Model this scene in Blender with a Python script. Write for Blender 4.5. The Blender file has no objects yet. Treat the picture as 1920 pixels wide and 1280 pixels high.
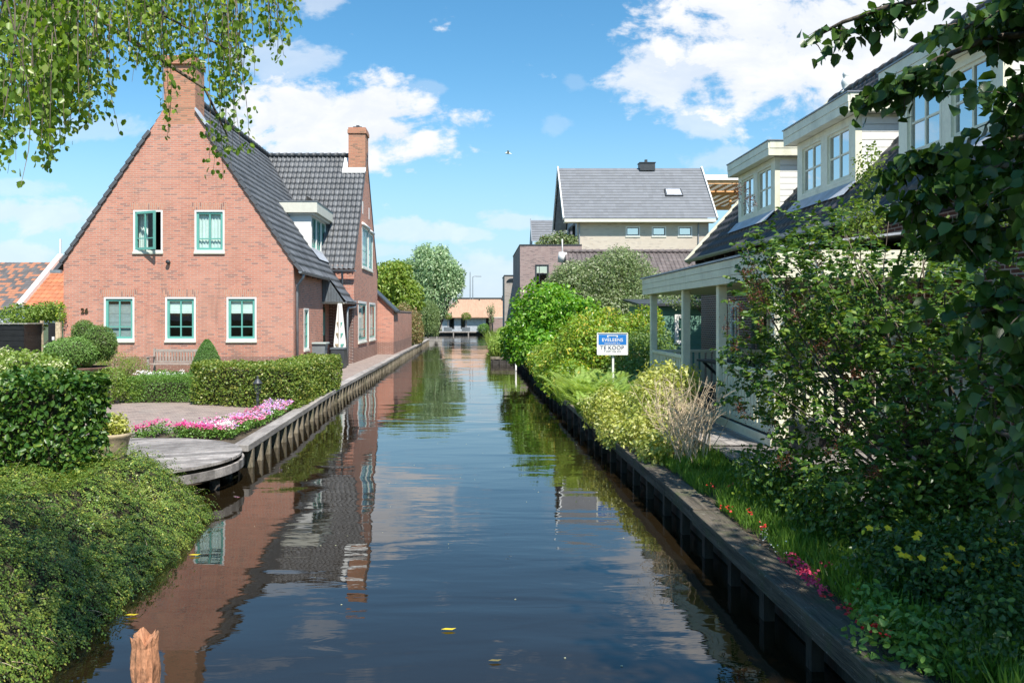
import bpy, math, random
import numpy as np
from mathutils import Vector
from mathutils.geometry import tessellate_polygon
random.seed(7)
RNG = np.random.default_rng(11)
SC = bpy.context.scene
COL = SC.collection
PI = math.pi
R = math.radians

# ------------------------------------------------------------------ camera
CZ = 1.9; F = 1500.0; VX = 895.0; VY = 595.0
cam_d = bpy.data.cameras.new('camera')
cam = bpy.data.objects.new('camera', cam_d); COL.objects.link(cam)
cam.location = (0, 0, CZ); cam.rotation_euler = (R(90), 0, 0)
cam_d.sensor_width = 36; cam_d.lens = F / 1920 * 36
cam_d.shift_x = (960 - VX) / 1920; cam_d.shift_y = -(640 - VY) / 1920
cam_d.clip_start = 0.05; cam_d.clip_end = 3000
SC.camera = cam
SC.view_settings.view_transform = 'Standard'; SC.view_settings.look = 'None'
SC.view_settings.exposure = 1.05; SC.view_settings.gamma = 1
SC.render.engine = 'CYCLES'
SC.cycles.max_bounces = 6; SC.cycles.transparent_max_bounces = 8
SC.cycles.diffuse_bounces = 3; SC.cycles.glossy_bounces = 3; SC.cycles.transmission_bounces = 3
SC.cycles.caustics_reflective = False; SC.cycles.caustics_refractive = False
SC.cycles.use_denoising = True

# ------------------------------------------------------------------ node helper
class NT:
    def __init__(s, tree): s.t = tree; s.n = tree.nodes; s.l = tree.links
    def new(s, kind, **kw):
        n = s.n.new(kind)
        for k, v in kw.items():
            if k.startswith('i_'):
                s.put(n.inputs[k[2:].replace('_', ' ')], v)
            else: setattr(n, k, v)
        return n
    def put(s, sock, v):
        if hasattr(v, 'links') or isinstance(v, bpy.types.NodeSocket): s.l.new(v, sock)
        else: sock.default_value = v
    def math(s, op, a, b=None, c=None, clamp=False):
        n = s.n.new('ShaderNodeMath'); n.operation = op; n.use_clamp = clamp
        s.put(n.inputs[0], a)
        if b is not None: s.put(n.inputs[1], b)
        if c is not None: s.put(n.inputs[2], c)
        return n.outputs[0]
    def vmath(s, op, a, b=None, out=0):
        n = s.n.new('ShaderNodeVectorMath'); n.operation = op
        s.put(n.inputs[0], a)
        if b is not None: s.put(n.inputs[1], b)
        return n.outputs[out]
    def mix(s, f, a, b):
        n = s.n.new('ShaderNodeMix'); n.data_type = 'RGBA'
        s.put(n.inputs[0], f); s.put(n.inputs[6], a); s.put(n.inputs[7], b)
        return n.outputs[2]
    def noise(s, vec, scale, detail=3, rough=.55, dist=0.0):
        n = s.n.new('ShaderNodeTexNoise')
        if vec is not None: s.l.new(vec, n.inputs['Vector'])
        n.inputs['Scale'].default_value = scale; n.inputs['Detail'].default_value = detail
        n.inputs['Roughness'].default_value = rough; n.inputs['Distortion'].default_value = dist
        return n.outputs[0]
    def ramp(s, f, lo, hi, a=0.0, b=1.0):
        n = s.n.new('ShaderNodeMapRange'); n.interpolation_type = 'SMOOTHSTEP'
        s.put(n.inputs[0], f); s.put(n.inputs[1], lo); s.put(n.inputs[2], hi)
        s.put(n.inputs[3], a); s.put(n.inputs[4], b)
        return n.outputs[0]
    def mapping(s, vec, loc=(0, 0, 0), rot=(0, 0, 0), scale=(1, 1, 1)):
        n = s.n.new('ShaderNodeMapping'); s.l.new(vec, n.inputs[0])
        n.inputs[1].default_value = loc; n.inputs[2].default_value = rot; n.inputs[3].default_value = scale
        return n.outputs[0]
def c4(c): return (c[0], c[1], c[2], 1.0)

# ------------------------------------------------------------------ world: sky and clouds
SUN_EL = R(55); SUN_AZ = R(24)            # azimuth measured from straight behind the camera towards the right
sv = Vector((math.sin(SUN_AZ) * math.cos(SUN_EL), -math.cos(SUN_AZ) * math.cos(SUN_EL), math.sin(SUN_EL)))
w = bpy.data.worlds.new('World'); SC.world = w; w.use_nodes = True
T = NT(w.node_tree); T.n.clear()
wo = T.new('ShaderNodeOutputWorld'); bg = T.new('ShaderNodeBackground'); T.l.new(bg.outputs[0], wo.inputs[0])
sky = T.new('ShaderNodeTexSky', sky_type='NISHITA', sun_disc=False)
sky.sun_elevation = SUN_EL; sky.sun_rotation = math.atan2(sv.x, sv.y)
sky.altitude = 0; sky.air_density = 1.15; sky.dust_density = 0.2; sky.ozone_density = 3.0
tc = T.new('ShaderNodeTexCoord'); sep = T.new('ShaderNodeSeparateXYZ'); T.l.new(tc.outputs['Generated'], sep.inputs[0])
ys = T.math('MAXIMUM', sep.outputs[1], 0.02)
U = T.math('DIVIDE', sep.outputs[0], ys); V = T.math('DIVIDE', sep.outputs[2], ys)
cmb = T.new('ShaderNodeCombineXYZ'); T.l.new(U, cmb.inputs[0]); T.l.new(V, cmb.inputs[1])
uv = cmb.outputs[0]
n_big = T.noise(T.mapping(uv, scale=(1, 1.7, 1)), 11, 8, .6, .3)
n_fine = T.noise(T.mapping(uv, loc=(3, 1, 0), scale=(1, 1.5, 1)), 38, 5, .6)
nn = T.math('ADD', T.math('MULTIPLY', n_big, 1.5), T.math('MULTIPLY', n_fine, .5))   # about 1 in the mean
def ell(px, py, rx, ry):                                   # a cloud given by its direction
    m = T.mapping(uv, loc=(-(px - VX) / F * F / rx, -(VY - py) / F * F / ry, 0), scale=(F / rx, F / ry, 0))
    return T.math('SUBTRACT', 1.0, T.vmath('LENGTH', m, out=1))
clouds = [(620, 240, 190, 62, 1.0), (560, 215, 110, 62, 1.0), (690, 212, 90, 55, 1.0), (1262, 138, 105, 50, .8), (1560, 80, 290, 115, 1.0), (1800, 60, 200, 110, 1.0),
          (1450, 120, 140, 80, .95), (1690, 190, 190, 75, .75), (1322, 226, 45, 26, .55), (520, 122, 85, 32, .5), (600, 5, 40, 20, .5), (795, 166, 40, 14, .2),
          (1045, 232, 22, 16, .16), (1078, 155, 16, 16, .14), (90, 405, 150, 28, .55), (40, 350, 80, 15, .3), (20, 480, 60, 22, .4), (770, 435, 100, 20, .5),
          (960, 415, 60, 18, .45), (880, 438, 40, 11, .4), (930, 530, 170, 45, .4), (170, 240, 90, 22, .3), (1340, 300, 70, 18, .35), (720, 470, 60, 14, .3),
          (600, -190, 420, 80, .3), (250, -520, 500, 120, .4), (1500, -700, 600, 130, .3)]
dens = None
for px, py, rx, ry, k in clouds:
    e = T.math('MULTIPLY', T.math('MAXIMUM', T.math('MULTIPLY', T.math('ADD', ell(px, py, rx * 1.25, ry * 1.25), .05), 1.0), -.5), 1.0)
    d = T.ramp(T.math('ADD', e, T.math('MULTIPLY', T.math('SUBTRACT', nn, 1.0), 2.1)), -.12, .45, 0, k)
    dens = d if dens is None else T.math('MAXIMUM', dens, d)
front = T.ramp(sep.outputs[1], .03, .15)
up = T.ramp(sep.outputs[2], 0.0, .02)
dens = T.math('MULTIPLY', T.math('MULTIPLY', dens, front), up)
shade = T.ramp(T.noise(T.mapping(uv, loc=(.0, -.012, 0), scale=(1, 1.7, 1)), 11, 5, .6, .3), .35, .75)
ccol = T.mix(shade, (5.0, 5.3, 5.8, 1), (6.2, 6.2, 6.3, 1))
hz = T.ramp(V, -.02, .40)                                   # air near the horizon is paler, as the sky texture has it
skyc = T.mix(1.0, sky.outputs[0], sky.outputs[0])
hsv = T.new('ShaderNodeHueSaturation'); hsv.inputs['Saturation'].default_value = 1.28; hsv.inputs['Hue'].default_value = .49; hsv.inputs['Value'].default_value = 1.0
T.l.new(sky.outputs[0], hsv.inputs['Color'])
tint = T.mix(T.ramp(V, .0, .34), (2.5, 4.0, 5.5, 1), hsv.outputs[0])       # summer air: pale blue down to the horizon
T.l.new(T.mix(dens, T.mix(T.math('MULTIPLY', T.ramp(V, .0, .42, .85, 0), 1.0), hsv.outputs[0], tint), ccol), bg.inputs[0])
bg.inputs[1].default_value = 0.085

# ------------------------------------------------------------------ sun
sd = bpy.data.lights.new('sun', 'SUN'); sd.energy = 3.7; sd.angle = R(.53); sd.color = (1, .95, .87)
so = bpy.data.objects.new('sun', sd); COL.objects.link(so)
so.location = (5, -10, 30); so.rotation_euler = (-sv).to_track_quat('-Z', 'Y').to_euler()

# ------------------------------------------------------------------ materials
M = {}
def pos_scaled(t):
    return t.new('ShaderNodeNewGeometry').outputs['Position']
def base_mat(name):
    m = bpy.data.materials.new(name); m.use_nodes = True; t = NT(m.node_tree); t.n.clear()
    o = t.new('ShaderNodeOutputMaterial'); b = t.new('ShaderNodeBsdfPrincipled'); t.l.new(b.outputs[0], o.inputs[0])
    M[name] = m
    return m, t, b, o
def bump(t, b, h, strength=.4, dist=.02):
    n = t.new('ShaderNodeBump'); n.inputs['Strength'].default_value = strength; n.inputs['Distance'].default_value = dist
    t.l.new(h, n.inputs['Height']); t.l.new(n.outputs[0], b.inputs['Normal'])
def plain(name, c, rough=.6, var=.12, scale=6, bmp=.15, spec=.4, metal=0, stretch=(1, 1, 1), c2=None, dirt=.0, isl=0.0, moss=0.0):
    m, t, b, o = base_mat(name)
    p = t.mapping(pos_scaled(t), scale=stretch)
    n1 = t.noise(p, scale, 5, .6); n2 = t.noise(p, scale * 7, 3, .6)
    f = t.math('ADD', t.math('MULTIPLY', n1, .65), t.math('MULTIPLY', n2, .35))
    lo = tuple(x * (1 - var * 1.6) for x in c) if c2 is None else c2
    hi = tuple(min(1, x * (1 + var)) for x in c)
    colr = t.mix(t.ramp(f, .32, .68), c4(lo), c4(hi))
    if dirt:
        g = t.ramp(t.noise(t.mapping(pos_scaled(t), scale=(1, 1, .35)), 1.7, 6, .65), .5, .75, 0, dirt)
        colr = t.mix(g, colr, (.10, .10, .07, 1))
    if moss:
        colr = t.mix(t.ramp(t.noise(pos_scaled(t), 3.1, 6, .7), .48, .66, 0, moss), colr, (.06, .085, .025, 1))
        colr = t.mix(t.ramp(t.noise(pos_scaled(t), 22, 3, .7), .62, .70, 0, moss), colr, (.30, .29, .25, 1))
    if isl:
        hs = t.new('ShaderNodeHueSaturation'); t.put(hs.inputs['Color'], colr)
        t.put(hs.inputs['Value'], t.math('ADD', t.math('MULTIPLY', t.new('ShaderNodeNewGeometry').outputs['Random Per Island'], isl * 2), 1 - isl)); colr = hs.outputs[0]
    t.put(b.inputs['Base Color'], colr)
    b.inputs['Roughness'].default_value = rough; b.inputs['Specular IOR Level'].default_value = spec
    b.inputs['Metallic'].default_value = metal
    if bmp: bump(t, b, n2, bmp, .01)
    return m
def wallvec(t, offs=0.0):
    g = t.new('ShaderNodeNewGeometry'); s1 = t.new('ShaderNodeSeparateXYZ'); t.l.new(g.outputs['Position'], s1.inputs[0])
    s2 = t.new('ShaderNodeSeparateXYZ'); t.l.new(g.outputs['True Normal'], s2.inputs[0])
    side = t.math('GREATER_THAN', t.math('ABSOLUTE', s2.outputs[0]), .6)
    flat = t.math('GREATER_THAN', t.math('ABSOLUTE', s2.outputs[2]), .6)
    u = t.math('ADD', t.math('MULTIPLY', s1.outputs[1], side), t.math('MULTIPLY', s1.outputs[0], t.math('SUBTRACT', 1.0, side)))
    v = t.math('ADD', t.math('MULTIPLY', s1.outputs[1], flat), t.math('MULTIPLY', s1.outputs[2], t.math('SUBTRACT', 1.0, flat)))
    c = t.new('ShaderNodeCombineXYZ'); t.l.new(u, c.inputs[0]); t.l.new(v, c.inputs[1])
    return c.outputs[0], g.outputs['Position'], s1
def brick(name, c1, c2, mortar, dark, bw=.22, bh=.0625, ms=.009, plinth=None, vert=False, stain=0.0, rough=.85, darkamt=.16, moss=None, damp=0):
    m, t, b, o = base_mat(name)
    vec, posn, sp = wallvec(t)
    if vert: vec = t.mapping(vec, rot=(0, 0, R(90)))
    br = t.new('ShaderNodeTexBrick'); t.l.new(vec, br.inputs['Vector'])
    br.offset = .5; br.inputs['Scale'].default_value = 1; br.inputs['Brick Width'].default_value = bw; br.inputs['Row Height'].default_value = bh
    br.inputs['Mortar Size'].default_value = ms; br.inputs['Mortar Smooth'].default_value = .3; br.inputs['Bias'].default_value = 0
    br.inputs['Color1'].default_value = c4((0, 0, 0)); br.inputs['Color2'].default_value = c4((1, 1, 1)); br.inputs['Mortar'].default_value = c4((.5, .5, .5))
    r = br.outputs['Color']
    # per brick random: brick colour mixes two values at random
    big = t.noise(posn, .55, 4, .6)
    colr = t.mix(r, c4(c1), c4(c2))
    dk = t.math('GREATER_THAN', r, 1.0 - darkamt)
    colr = t.mix(t.math('MULTIPLY', dk, .8), colr, c4(dark))
    colr = t.mix(t.ramp(big, .3, .75, 0, .3), colr, c4(tuple((a + q) / 2 * 1.25 for a, q in zip(c1, mortar))))
    if plinth:
        pz = t.math('LESS_THAN', sp.outputs[2], plinth[0])
        colr = t.mix(t.math('MULTIPLY', pz, .8), colr, c4(plinth[1]))
    colr = t.mix(br.outputs['Fac'], colr, c4(mortar))
    if stain:
        g = t.ramp(t.noise(t.mapping(posn, scale=(1, 1, .4)), 1.3, 6, .65), .45, .7, 0, stain)
        colr = t.mix(g, colr, c4(moss or (.16, .15, .11)))
    if damp:
        dz = t.math('MULTIPLY', t.ramp(sp.outputs[2], .1, 1.5, 1, 0), t.ramp(t.noise(posn, 1.9, 5, .7), .35, .62))
        st = t.math('MULTIPLY', t.ramp(t.noise(t.mapping(posn, scale=(2.6, 2.6, .22)), 1.6, 5, .7), .55, .74), .30)
        colr = t.mix(t.math('ADD', t.math('MULTIPLY', dz, .5), st, clamp=True), colr, (.17, .115, .085, 1))
    fine = t.noise(posn, 45, 3, .6)
    colr = t.mix(t.math('MULTIPLY', fine, .25), colr, c4(tuple(x * .6 for x in c1)))
    t.put(b.inputs['Base Color'], colr); b.inputs['Roughness'].default_value = rough; b.inputs['Specular IOR Level'].default_value = .25
    bump(t, b, t.math('ADD', t.math('MULTIPLY', br.outputs['Fac'], -1.0), t.math('MULTIPLY', fine, .6)), .5, .008)
    return m
def leafmat(name, ca, cb, cc=None, tr=.35, rough=.42, patch=0.0, pc=None, spec=.45):
    """per-leaf random colour between ca and cb, a few cc; light passes through the blade"""
    m, t, b, o = base_mat(name)
    g = t.new('ShaderNodeNewGeometry'); rnd = g.outputs['Random Per Island']
    colr = t.mix(rnd, c4(ca), c4(cb))
    if cc is not None:
        colr = t.mix(t.math('GREATER_THAN', t.math('FRACT', t.math('MULTIPLY', rnd, 37.0)), .86), colr, c4(cc))
    if patch:
        colr = t.mix(t.ramp(t.noise(g.outputs['Position'], 2.3, 3), .5, .66, 0, patch), colr, c4(pc))
    t.put(b.inputs['Base Color'], colr); b.inputs['Roughness'].default_value = rough; b.inputs['Specular IOR Level'].default_value = spec
    tl = t.new('ShaderNodeBsdfTranslucent')
    hs = t.new('ShaderNodeHueSaturation'); hs.inputs['Hue'].default_value = .485; hs.inputs['Saturation'].default_value = 1.1; hs.inputs['Value'].default_value = 1.5
    t.l.new(colr, hs.inputs['Color']); t.l.new(hs.outputs[0], tl.inputs[0])
    mx = t.new('ShaderNodeMixShader'); mx.inputs[0].default_value = tr
    t.l.new(b.outputs[0], mx.inputs[1]); t.l.new(tl.outputs[0], mx.inputs[2]); t.l.new(mx.outputs[0], o.inputs[0])
    return m
def rooftile(name, c, rough=.4, var=.25, spec=.5, c2=None, p2=.8):
    m, t, b, o = base_mat(name)
    a = t.new('ShaderNodeUVMap'); fl = t.vmath('FLOOR', a.outputs[0])
    wn = t.new('ShaderNodeTexWhiteNoise', noise_dimensions='2D'); t.l.new(fl, wn.inputs['Vector'])
    colr = t.mix(wn.outputs[0], c4(tuple(x * (1 - var) for x in c)), c4(tuple(x * (1 + var) for x in c)))
    if c2: colr = t.mix(t.math('GREATER_THAN', wn.outputs[0], p2), colr, c4(c2))
    g = pos_scaled(t)
    colr = t.mix(t.ramp(t.noise(g, 3.0, 6, .7), .45, .75, 0, .3), colr, (.13, .13, .12, 1))
    t.put(b.inputs['Base Color'], colr); b.inputs['Roughness'].default_value = rough; b.inputs['Specular IOR Level'].default_value = spec
    bump(t, b, t.noise(g, 40, 3), .2, .006)
    return m

brick('brick', (.63, .25, .165), (.47, .165, .115), (.50, .41, .34), (.27, .14, .12), plinth=(.62, (.17, .085, .075)), stain=.3, moss=(.36, .21, .15), darkamt=.13, damp=1)
brick('brick_arch', (.58, .25, .16), (.44, .17, .12), (.50, .40, .32), (.20, .11, .10), vert=True)
brick('brick_chimney', (.58, .25, .15), (.44, .165, .105), (.36, .28, .20), (.22, .13, .09), stain=.25, moss=(.33, .22, .12))
brick('brick_dark', (.13, .045, .032), (.085, .035, .028), (.42, .36, .33), (.05, .03, .03), ms=.011)
brick('brick_purple', (.36, .25, .23), (.25, .16, .155), (.40, .35, .32), (.14, .10, .10), bw=.24, bh=.07)
brick('brick_cream', (.62, .54, .44), (.54, .46, .37), (.60, .54, .46), (.38, .32, .27), bw=.3, bh=.07, darkamt=.08)
brick('brick_grey', (.40, .36, .32), (.32, .28, .25), (.42, .38, .34), (.22, .19, .17), bw=.3, bh=.07)
brick('paver', (.40, .31, .265), (.25, .195, .175), (.15, .13, .11), (.20, .16, .15), bw=.2, bh=.07, ms=.006, stain=.45, moss=(.34, .30, .26), darkamt=.12)
brick('kerb_stone', (.30, .28, .25), (.24, .22, .2), (.14, .13, .12), (.2, .18, .16), bw=.5, bh=.3, ms=.008)
plain('white', (.80, .79, .75), .45, .03, 3, .05)
plain('offwhite', (.66, .65, .56), .5, .05, 3, .08, dirt=.08)
plain('cream', (.80, .77, .60), .45, .07, 2.5, .1, dirt=.28)
plain('teal', (.13, .38, .32), .35, .05, 4, .04)
plain('dark_green', (.015, .05, .035), .3, .1, 4, .04)
plain('black_wood', (.018, .018, .02), .55, .3, 5, .3, stretch=(1, 1, 6))
plain('grey_zinc', (.27, .29, .31), .42, .12, 3, .08, metal=.35)
plain('lead', (.42, .45, .50), .5, .15, 3, .2)
plain('anthracite', (.05, .055, .06), .45, .15, 4, .1)
plain('tile_edge', (.10, .105, .115), .5, .15, 4, .15)
plain('dark_slate_panel', (.13, .15, .165), .55, .15, 2, .1)
plain('weathered_wood', (.36, .33, .30), .8, .22, 3, .5, stretch=(1, .25, 1), c2=(.20, .18, .165), dirt=.3, isl=.22)
plain('deck_wood', (.29, .265, .245), .75, .15, 5, .4, c2=(.16, .145, .135), dirt=.3, isl=.4)
plain('dark_wood', (.07, .062, .055), .85, .3, 5, .6, c2=(.022, .02, .017))
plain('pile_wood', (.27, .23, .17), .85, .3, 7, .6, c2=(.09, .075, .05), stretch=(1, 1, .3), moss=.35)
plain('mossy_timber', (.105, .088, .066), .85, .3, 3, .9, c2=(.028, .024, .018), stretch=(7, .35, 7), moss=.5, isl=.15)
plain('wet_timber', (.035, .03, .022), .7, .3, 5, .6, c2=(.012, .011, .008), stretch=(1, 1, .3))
plain('bench_wood', (.34, .29, .25), .8, .15, 8, .3, isl=.15)
plain('orange_wood', (.80, .44, .20), .6, .15, 3, .1)
plain('terracotta', (.42, .33, .22), .8, .2, 5, .3, c2=(.22, .19, .12))
plain('rust', (.16, .09, .065), .85, .3, 6, .4)
plain('soil', (.09, .065, .045), .95, .3, 4, .6, c2=(.04, .035, .02))
plain('gravel_mat', (.34, .32, .29), .95, .4, 30, 1.0, c2=(.12, .11, .10))
plain('ground', (.075, .10, .035), .95, .35, 2.5, .6, c2=(.06, .05, .03))
plain('bark', (.15, .12, .09), .9, .3, 9, .7, c2=(.06, .045, .035), stretch=(1, 1, .3))
plain('twig_pale', (.68, .55, .37), .8, .2, 8, .3, c2=(.30, .22, .14))
plain('curtain', (.78, .82, .76), .9, .06, 4, 0)
plain('curtain_grey', (.36, .38, .37), .9, .1, 9, 0)
plain('thatch', (.44, .27, .18), .95, .12, 5, .4, stretch=(1, .2, .2))
plain('blue_sign', (.025, .19, .55), .4, .03, 3, 0)
plain('navy', (.03, .05, .13), .5, .03, 3, 0)
plain('bin_grey', (.20, .23, .24), .45, .08, 3, .05)
plain('bin_lid', (.36, .42, .40), .45, .08, 3, .05)
plain('shed_green', (.13, .26, .20), .55, .08, 3, .1)
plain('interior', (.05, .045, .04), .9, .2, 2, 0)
plain('bronze', (.10, .07, .035), .4, .2, 3, .1, metal=.6)
plain('rotten', (.46, .21, .11), .9, .3, 9, 1.0, c2=(.08, .04, .02), stretch=(1, 1, .35), dirt=.6)
plain('pot_dark', (.035, .045, .045), .5, .15, 3, .1)
plain('hedge_wood', (.045, .04, .022), .95, .3, 9, .5)
rooftile('tile_dark', (.105, .11, .118), .5, .22, .4)
rooftile('tile_main', (.115, .12, .13), .5, .3, .4)
rooftile('tile_orange', (.46, .16, .075), .65, .2, .3)
rooftile('tile_mixed', (.14, .13, .13), .7, .3, .3, c2=(.38, .17, .10), p2=.62)
rooftile('tile_flat', (.17, .18, .20), .6, .1, .35)
rooftile('tile_brown', (.13, .105, .10), .6, .2, .35)
rooftile('tile_right', (.055, .052, .052), .5, .3, .45)
# glass: what lies behind shows through, the sky mirrors in it
def glass(name, tint=(.9, .95, .95), ior=1.5):
    m, t, b, o = base_mat(name)
    fr = t.new('ShaderNodeFresnel'); fr.inputs[0].default_value = ior
    tr = t.new('ShaderNodeBsdfTransparent'); tr.inputs[0].default_value = c4(tint)
    gl = t.new('ShaderNodeBsdfGlossy'); gl.inputs['Roughness'].default_value = .01
    n = t.new('ShaderNodeBump'); n.inputs['Strength'].default_value = .04; n.inputs['Distance'].default_value = .02
    t.l.new(t.noise(pos_scaled(t), 1.5, 2), n.inputs['Height']); t.l.new(n.outputs[0], gl.inputs['Normal'])
    mx = t.new('ShaderNodeMixShader'); t.put(mx.inputs[0], t.math('MULTIPLY', t.math('MULTIPLY', fr.outputs[0], t.math('SUBTRACT', 1.0, t.new('ShaderNodeNewGeometry').outputs['Backfacing'])), 1.0 if ior < 2 else 3.4, clamp=True))
    t.l.new(tr.outputs[0], mx.inputs[1]); t.l.new(gl.outputs[0], mx.inputs[2]); t.l.new(mx.outputs[0], o.inputs[0])
glass('glass'); glass('glass_sky', (.35, .5, .6), 2.6)
# water
m, t, b, o = base_mat('water')
p = pos_scaled(t)
b.inputs['Base Color'].default_value = (.014, .0095, .0045, 1); b.inputs['Roughness'].default_value = .015; b.inputs['IOR'].default_value = 1.5
b.inputs['Specular IOR Level'].default_value = .62
n1 = t.noise(t.mapping(p, rot=(0, 0, R(6)), scale=(.45, 1.25, 1)), 1.0, 2, .45, .5)
n2 = t.noise(t.mapping(p, rot=(0, 0, R(-9)), scale=(1.2, 3.6, 1)), 1.5, 3, .5, .5)
calm = t.ramp(t.noise(p, .22, 2), .35, .7, .35, 1.0)
h = t.math('MULTIPLY', t.math('ADD', t.math('MULTIPLY', n1, 1.5), t.math('MULTIPLY', n2, .2)), calm)
bump(t, b, h, .27, .05)
# foliage
leafmat('leaf_hedge_near', (0.033, 0.098, 0.014), (0.083, 0.169, 0.024), (0.165, 0.247, 0.036), tr=.25, rough=.38)
leafmat('leaf_hedge', (0.125, 0.200, 0.031), (0.213, 0.288, 0.050), (0.375, 0.375, 0.088), tr=.35)
leafmat('leaf_low', (0.112, 0.224, 0.042), (0.182, 0.336, 0.063), tr=.3)
leafmat('leaf_cotoneaster', (0.077, 0.149, 0.026), (0.178, 0.275, 0.045), (0.385, 0.412, 0.076), tr=.25, rough=.4, patch=.45, pc=(0.355, 0.390, 0.076))
leafmat('leaf_box', (0.131, 0.261, 0.051), (0.246, 0.392, 0.102), tr=.3)
leafmat('leaf_boxdark', (0.108, 0.203, 0.041), (0.189, 0.284, 0.068), tr=.3)
leafmat('leaf_cone', (0.098, 0.210, 0.049), (0.168, 0.308, 0.070), tr=.3)
leafmat('leaf_birch', (0.127, 0.233, 0.031), (0.253, 0.370, 0.056), (0.379, 0.451, 0.125), tr=.5, rough=.35)
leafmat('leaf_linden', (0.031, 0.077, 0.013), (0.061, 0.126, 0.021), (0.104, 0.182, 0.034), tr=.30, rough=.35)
leafmat('leaf_lilac', (0.046, 0.113, 0.018), (0.105, 0.192, 0.029), (0.189, 0.272, 0.040), tr=.3, rough=.35)
leafmat('leaf_lime', (.12, .20, .03), (.22, .30, .06), tr=.5)
leafmat('leaf_laurel', (0.088, 0.237, 0.019), (0.188, 0.388, 0.037), (0.350, 0.525, 0.100), tr=.35, rough=.28)
leafmat('leaf_olive', (0.132, 0.205, 0.066), (0.251, 0.317, 0.132), (0.396, 0.422, 0.264), tr=.3)
leafmat('leaf_gold', (0.173, 0.321, 0.035), (0.321, 0.436, 0.050), (0.632, 0.539, 0.089), tr=.35, patch=.85, pc=(0.115, 0.218, 0.030))
leafmat('leaf_euonymus', (0.304, 0.361, 0.060), (0.506, 0.513, 0.130), (0.627, 0.634, 0.280), tr=.35, patch=.4, pc=(0.162, 0.262, 0.040))
leafmat('leaf_fern', (0.224, 0.359, 0.060), (0.404, 0.538, 0.135), tr=.4)
leafmat('leaf_hydrangea', (.15, .25, .04), (.26, .35, .07), tr=.4)
leafmat('leaf_maple', (0.143, 0.242, 0.033), (0.275, 0.374, 0.066), (0.374, 0.418, 0.088), tr=.4)
leafmat('leaf_willow', (0.208, 0.328, 0.155), (0.379, 0.517, 0.276), (0.552, 0.655, 0.414), tr=.35)
leafmat('leaf_weep', (0.184, 0.265, 0.103), (0.299, 0.391, 0.161), tr=.4)
leafmat('leaf_rusty', (.16, .19, .05), (.30, .22, .10), (.40, .24, .12), tr=.35)
leafmat('leaf_dark', (0.030, 0.076, 0.016), (0.070, 0.136, 0.026), (0.100, 0.187, 0.026), tr=.25)
leafmat('grass_blade', (0.091, 0.195, 0.026), (0.182, 0.312, 0.046), tr=.4)
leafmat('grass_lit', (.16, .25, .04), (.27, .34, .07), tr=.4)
leafmat('seed_head', (.10, .035, .02), (.17, .06, .03), tr=.15)
leafmat('petal_pink', (.66, .20, .36), (.78, .42, .55), (.80, .56, .64), tr=.3)
leafmat('petal_magenta', (.62, .05, .22), (.74, .16, .33), tr=.3)
leafmat('petal_violet', (.45, .22, .62), (.75, .50, .75), (.85, .78, .82), tr=.3)
leafmat('petal_crimson', (.60, .04, .10), (.72, .08, .16), tr=.3)
leafmat('petal_red', (.55, .02, .02), (.7, .05, .04), tr=.3)
leafmat('petal_yellow', (.80, .60, .02), (.85, .70, .05), tr=.3)
leafmat('petal_white', (.80, .80, .74), (.85, .85, .80), tr=.3)
leafmat('petal_cream', (.62, .64, .36), (.75, .74, .48), tr=.3)

# ------------------------------------------------------------------ mesh helpers
def meta(o, label=None, cat=None, group=None, kind=None):
    if label: o['label'] = label
    if cat: o['category'] = cat
    if group: o['group'] = group
    if kind: o['kind'] = kind
    return o
def root(name, label, cat, loc=(0, 0, 0), group=None):
    o = bpy.data.objects.new(name, None); COL.objects.link(o); o.location = loc; o.empty_display_size = .2
    return meta(o, label, cat, group)
def link(name, me, matn, parent=None, smooth=False):
    o = bpy.data.objects.new(name, me); COL.objects.link(o)
    if matn: me.materials.append(M[matn])
    if parent is not None:
        o.parent = parent
        if parent.type == 'EMPTY': o.location = -parent.location
    if smooth:
        me.polygons.foreach_set('use_smooth', [True] * len(me.polygons))
    return o
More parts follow.
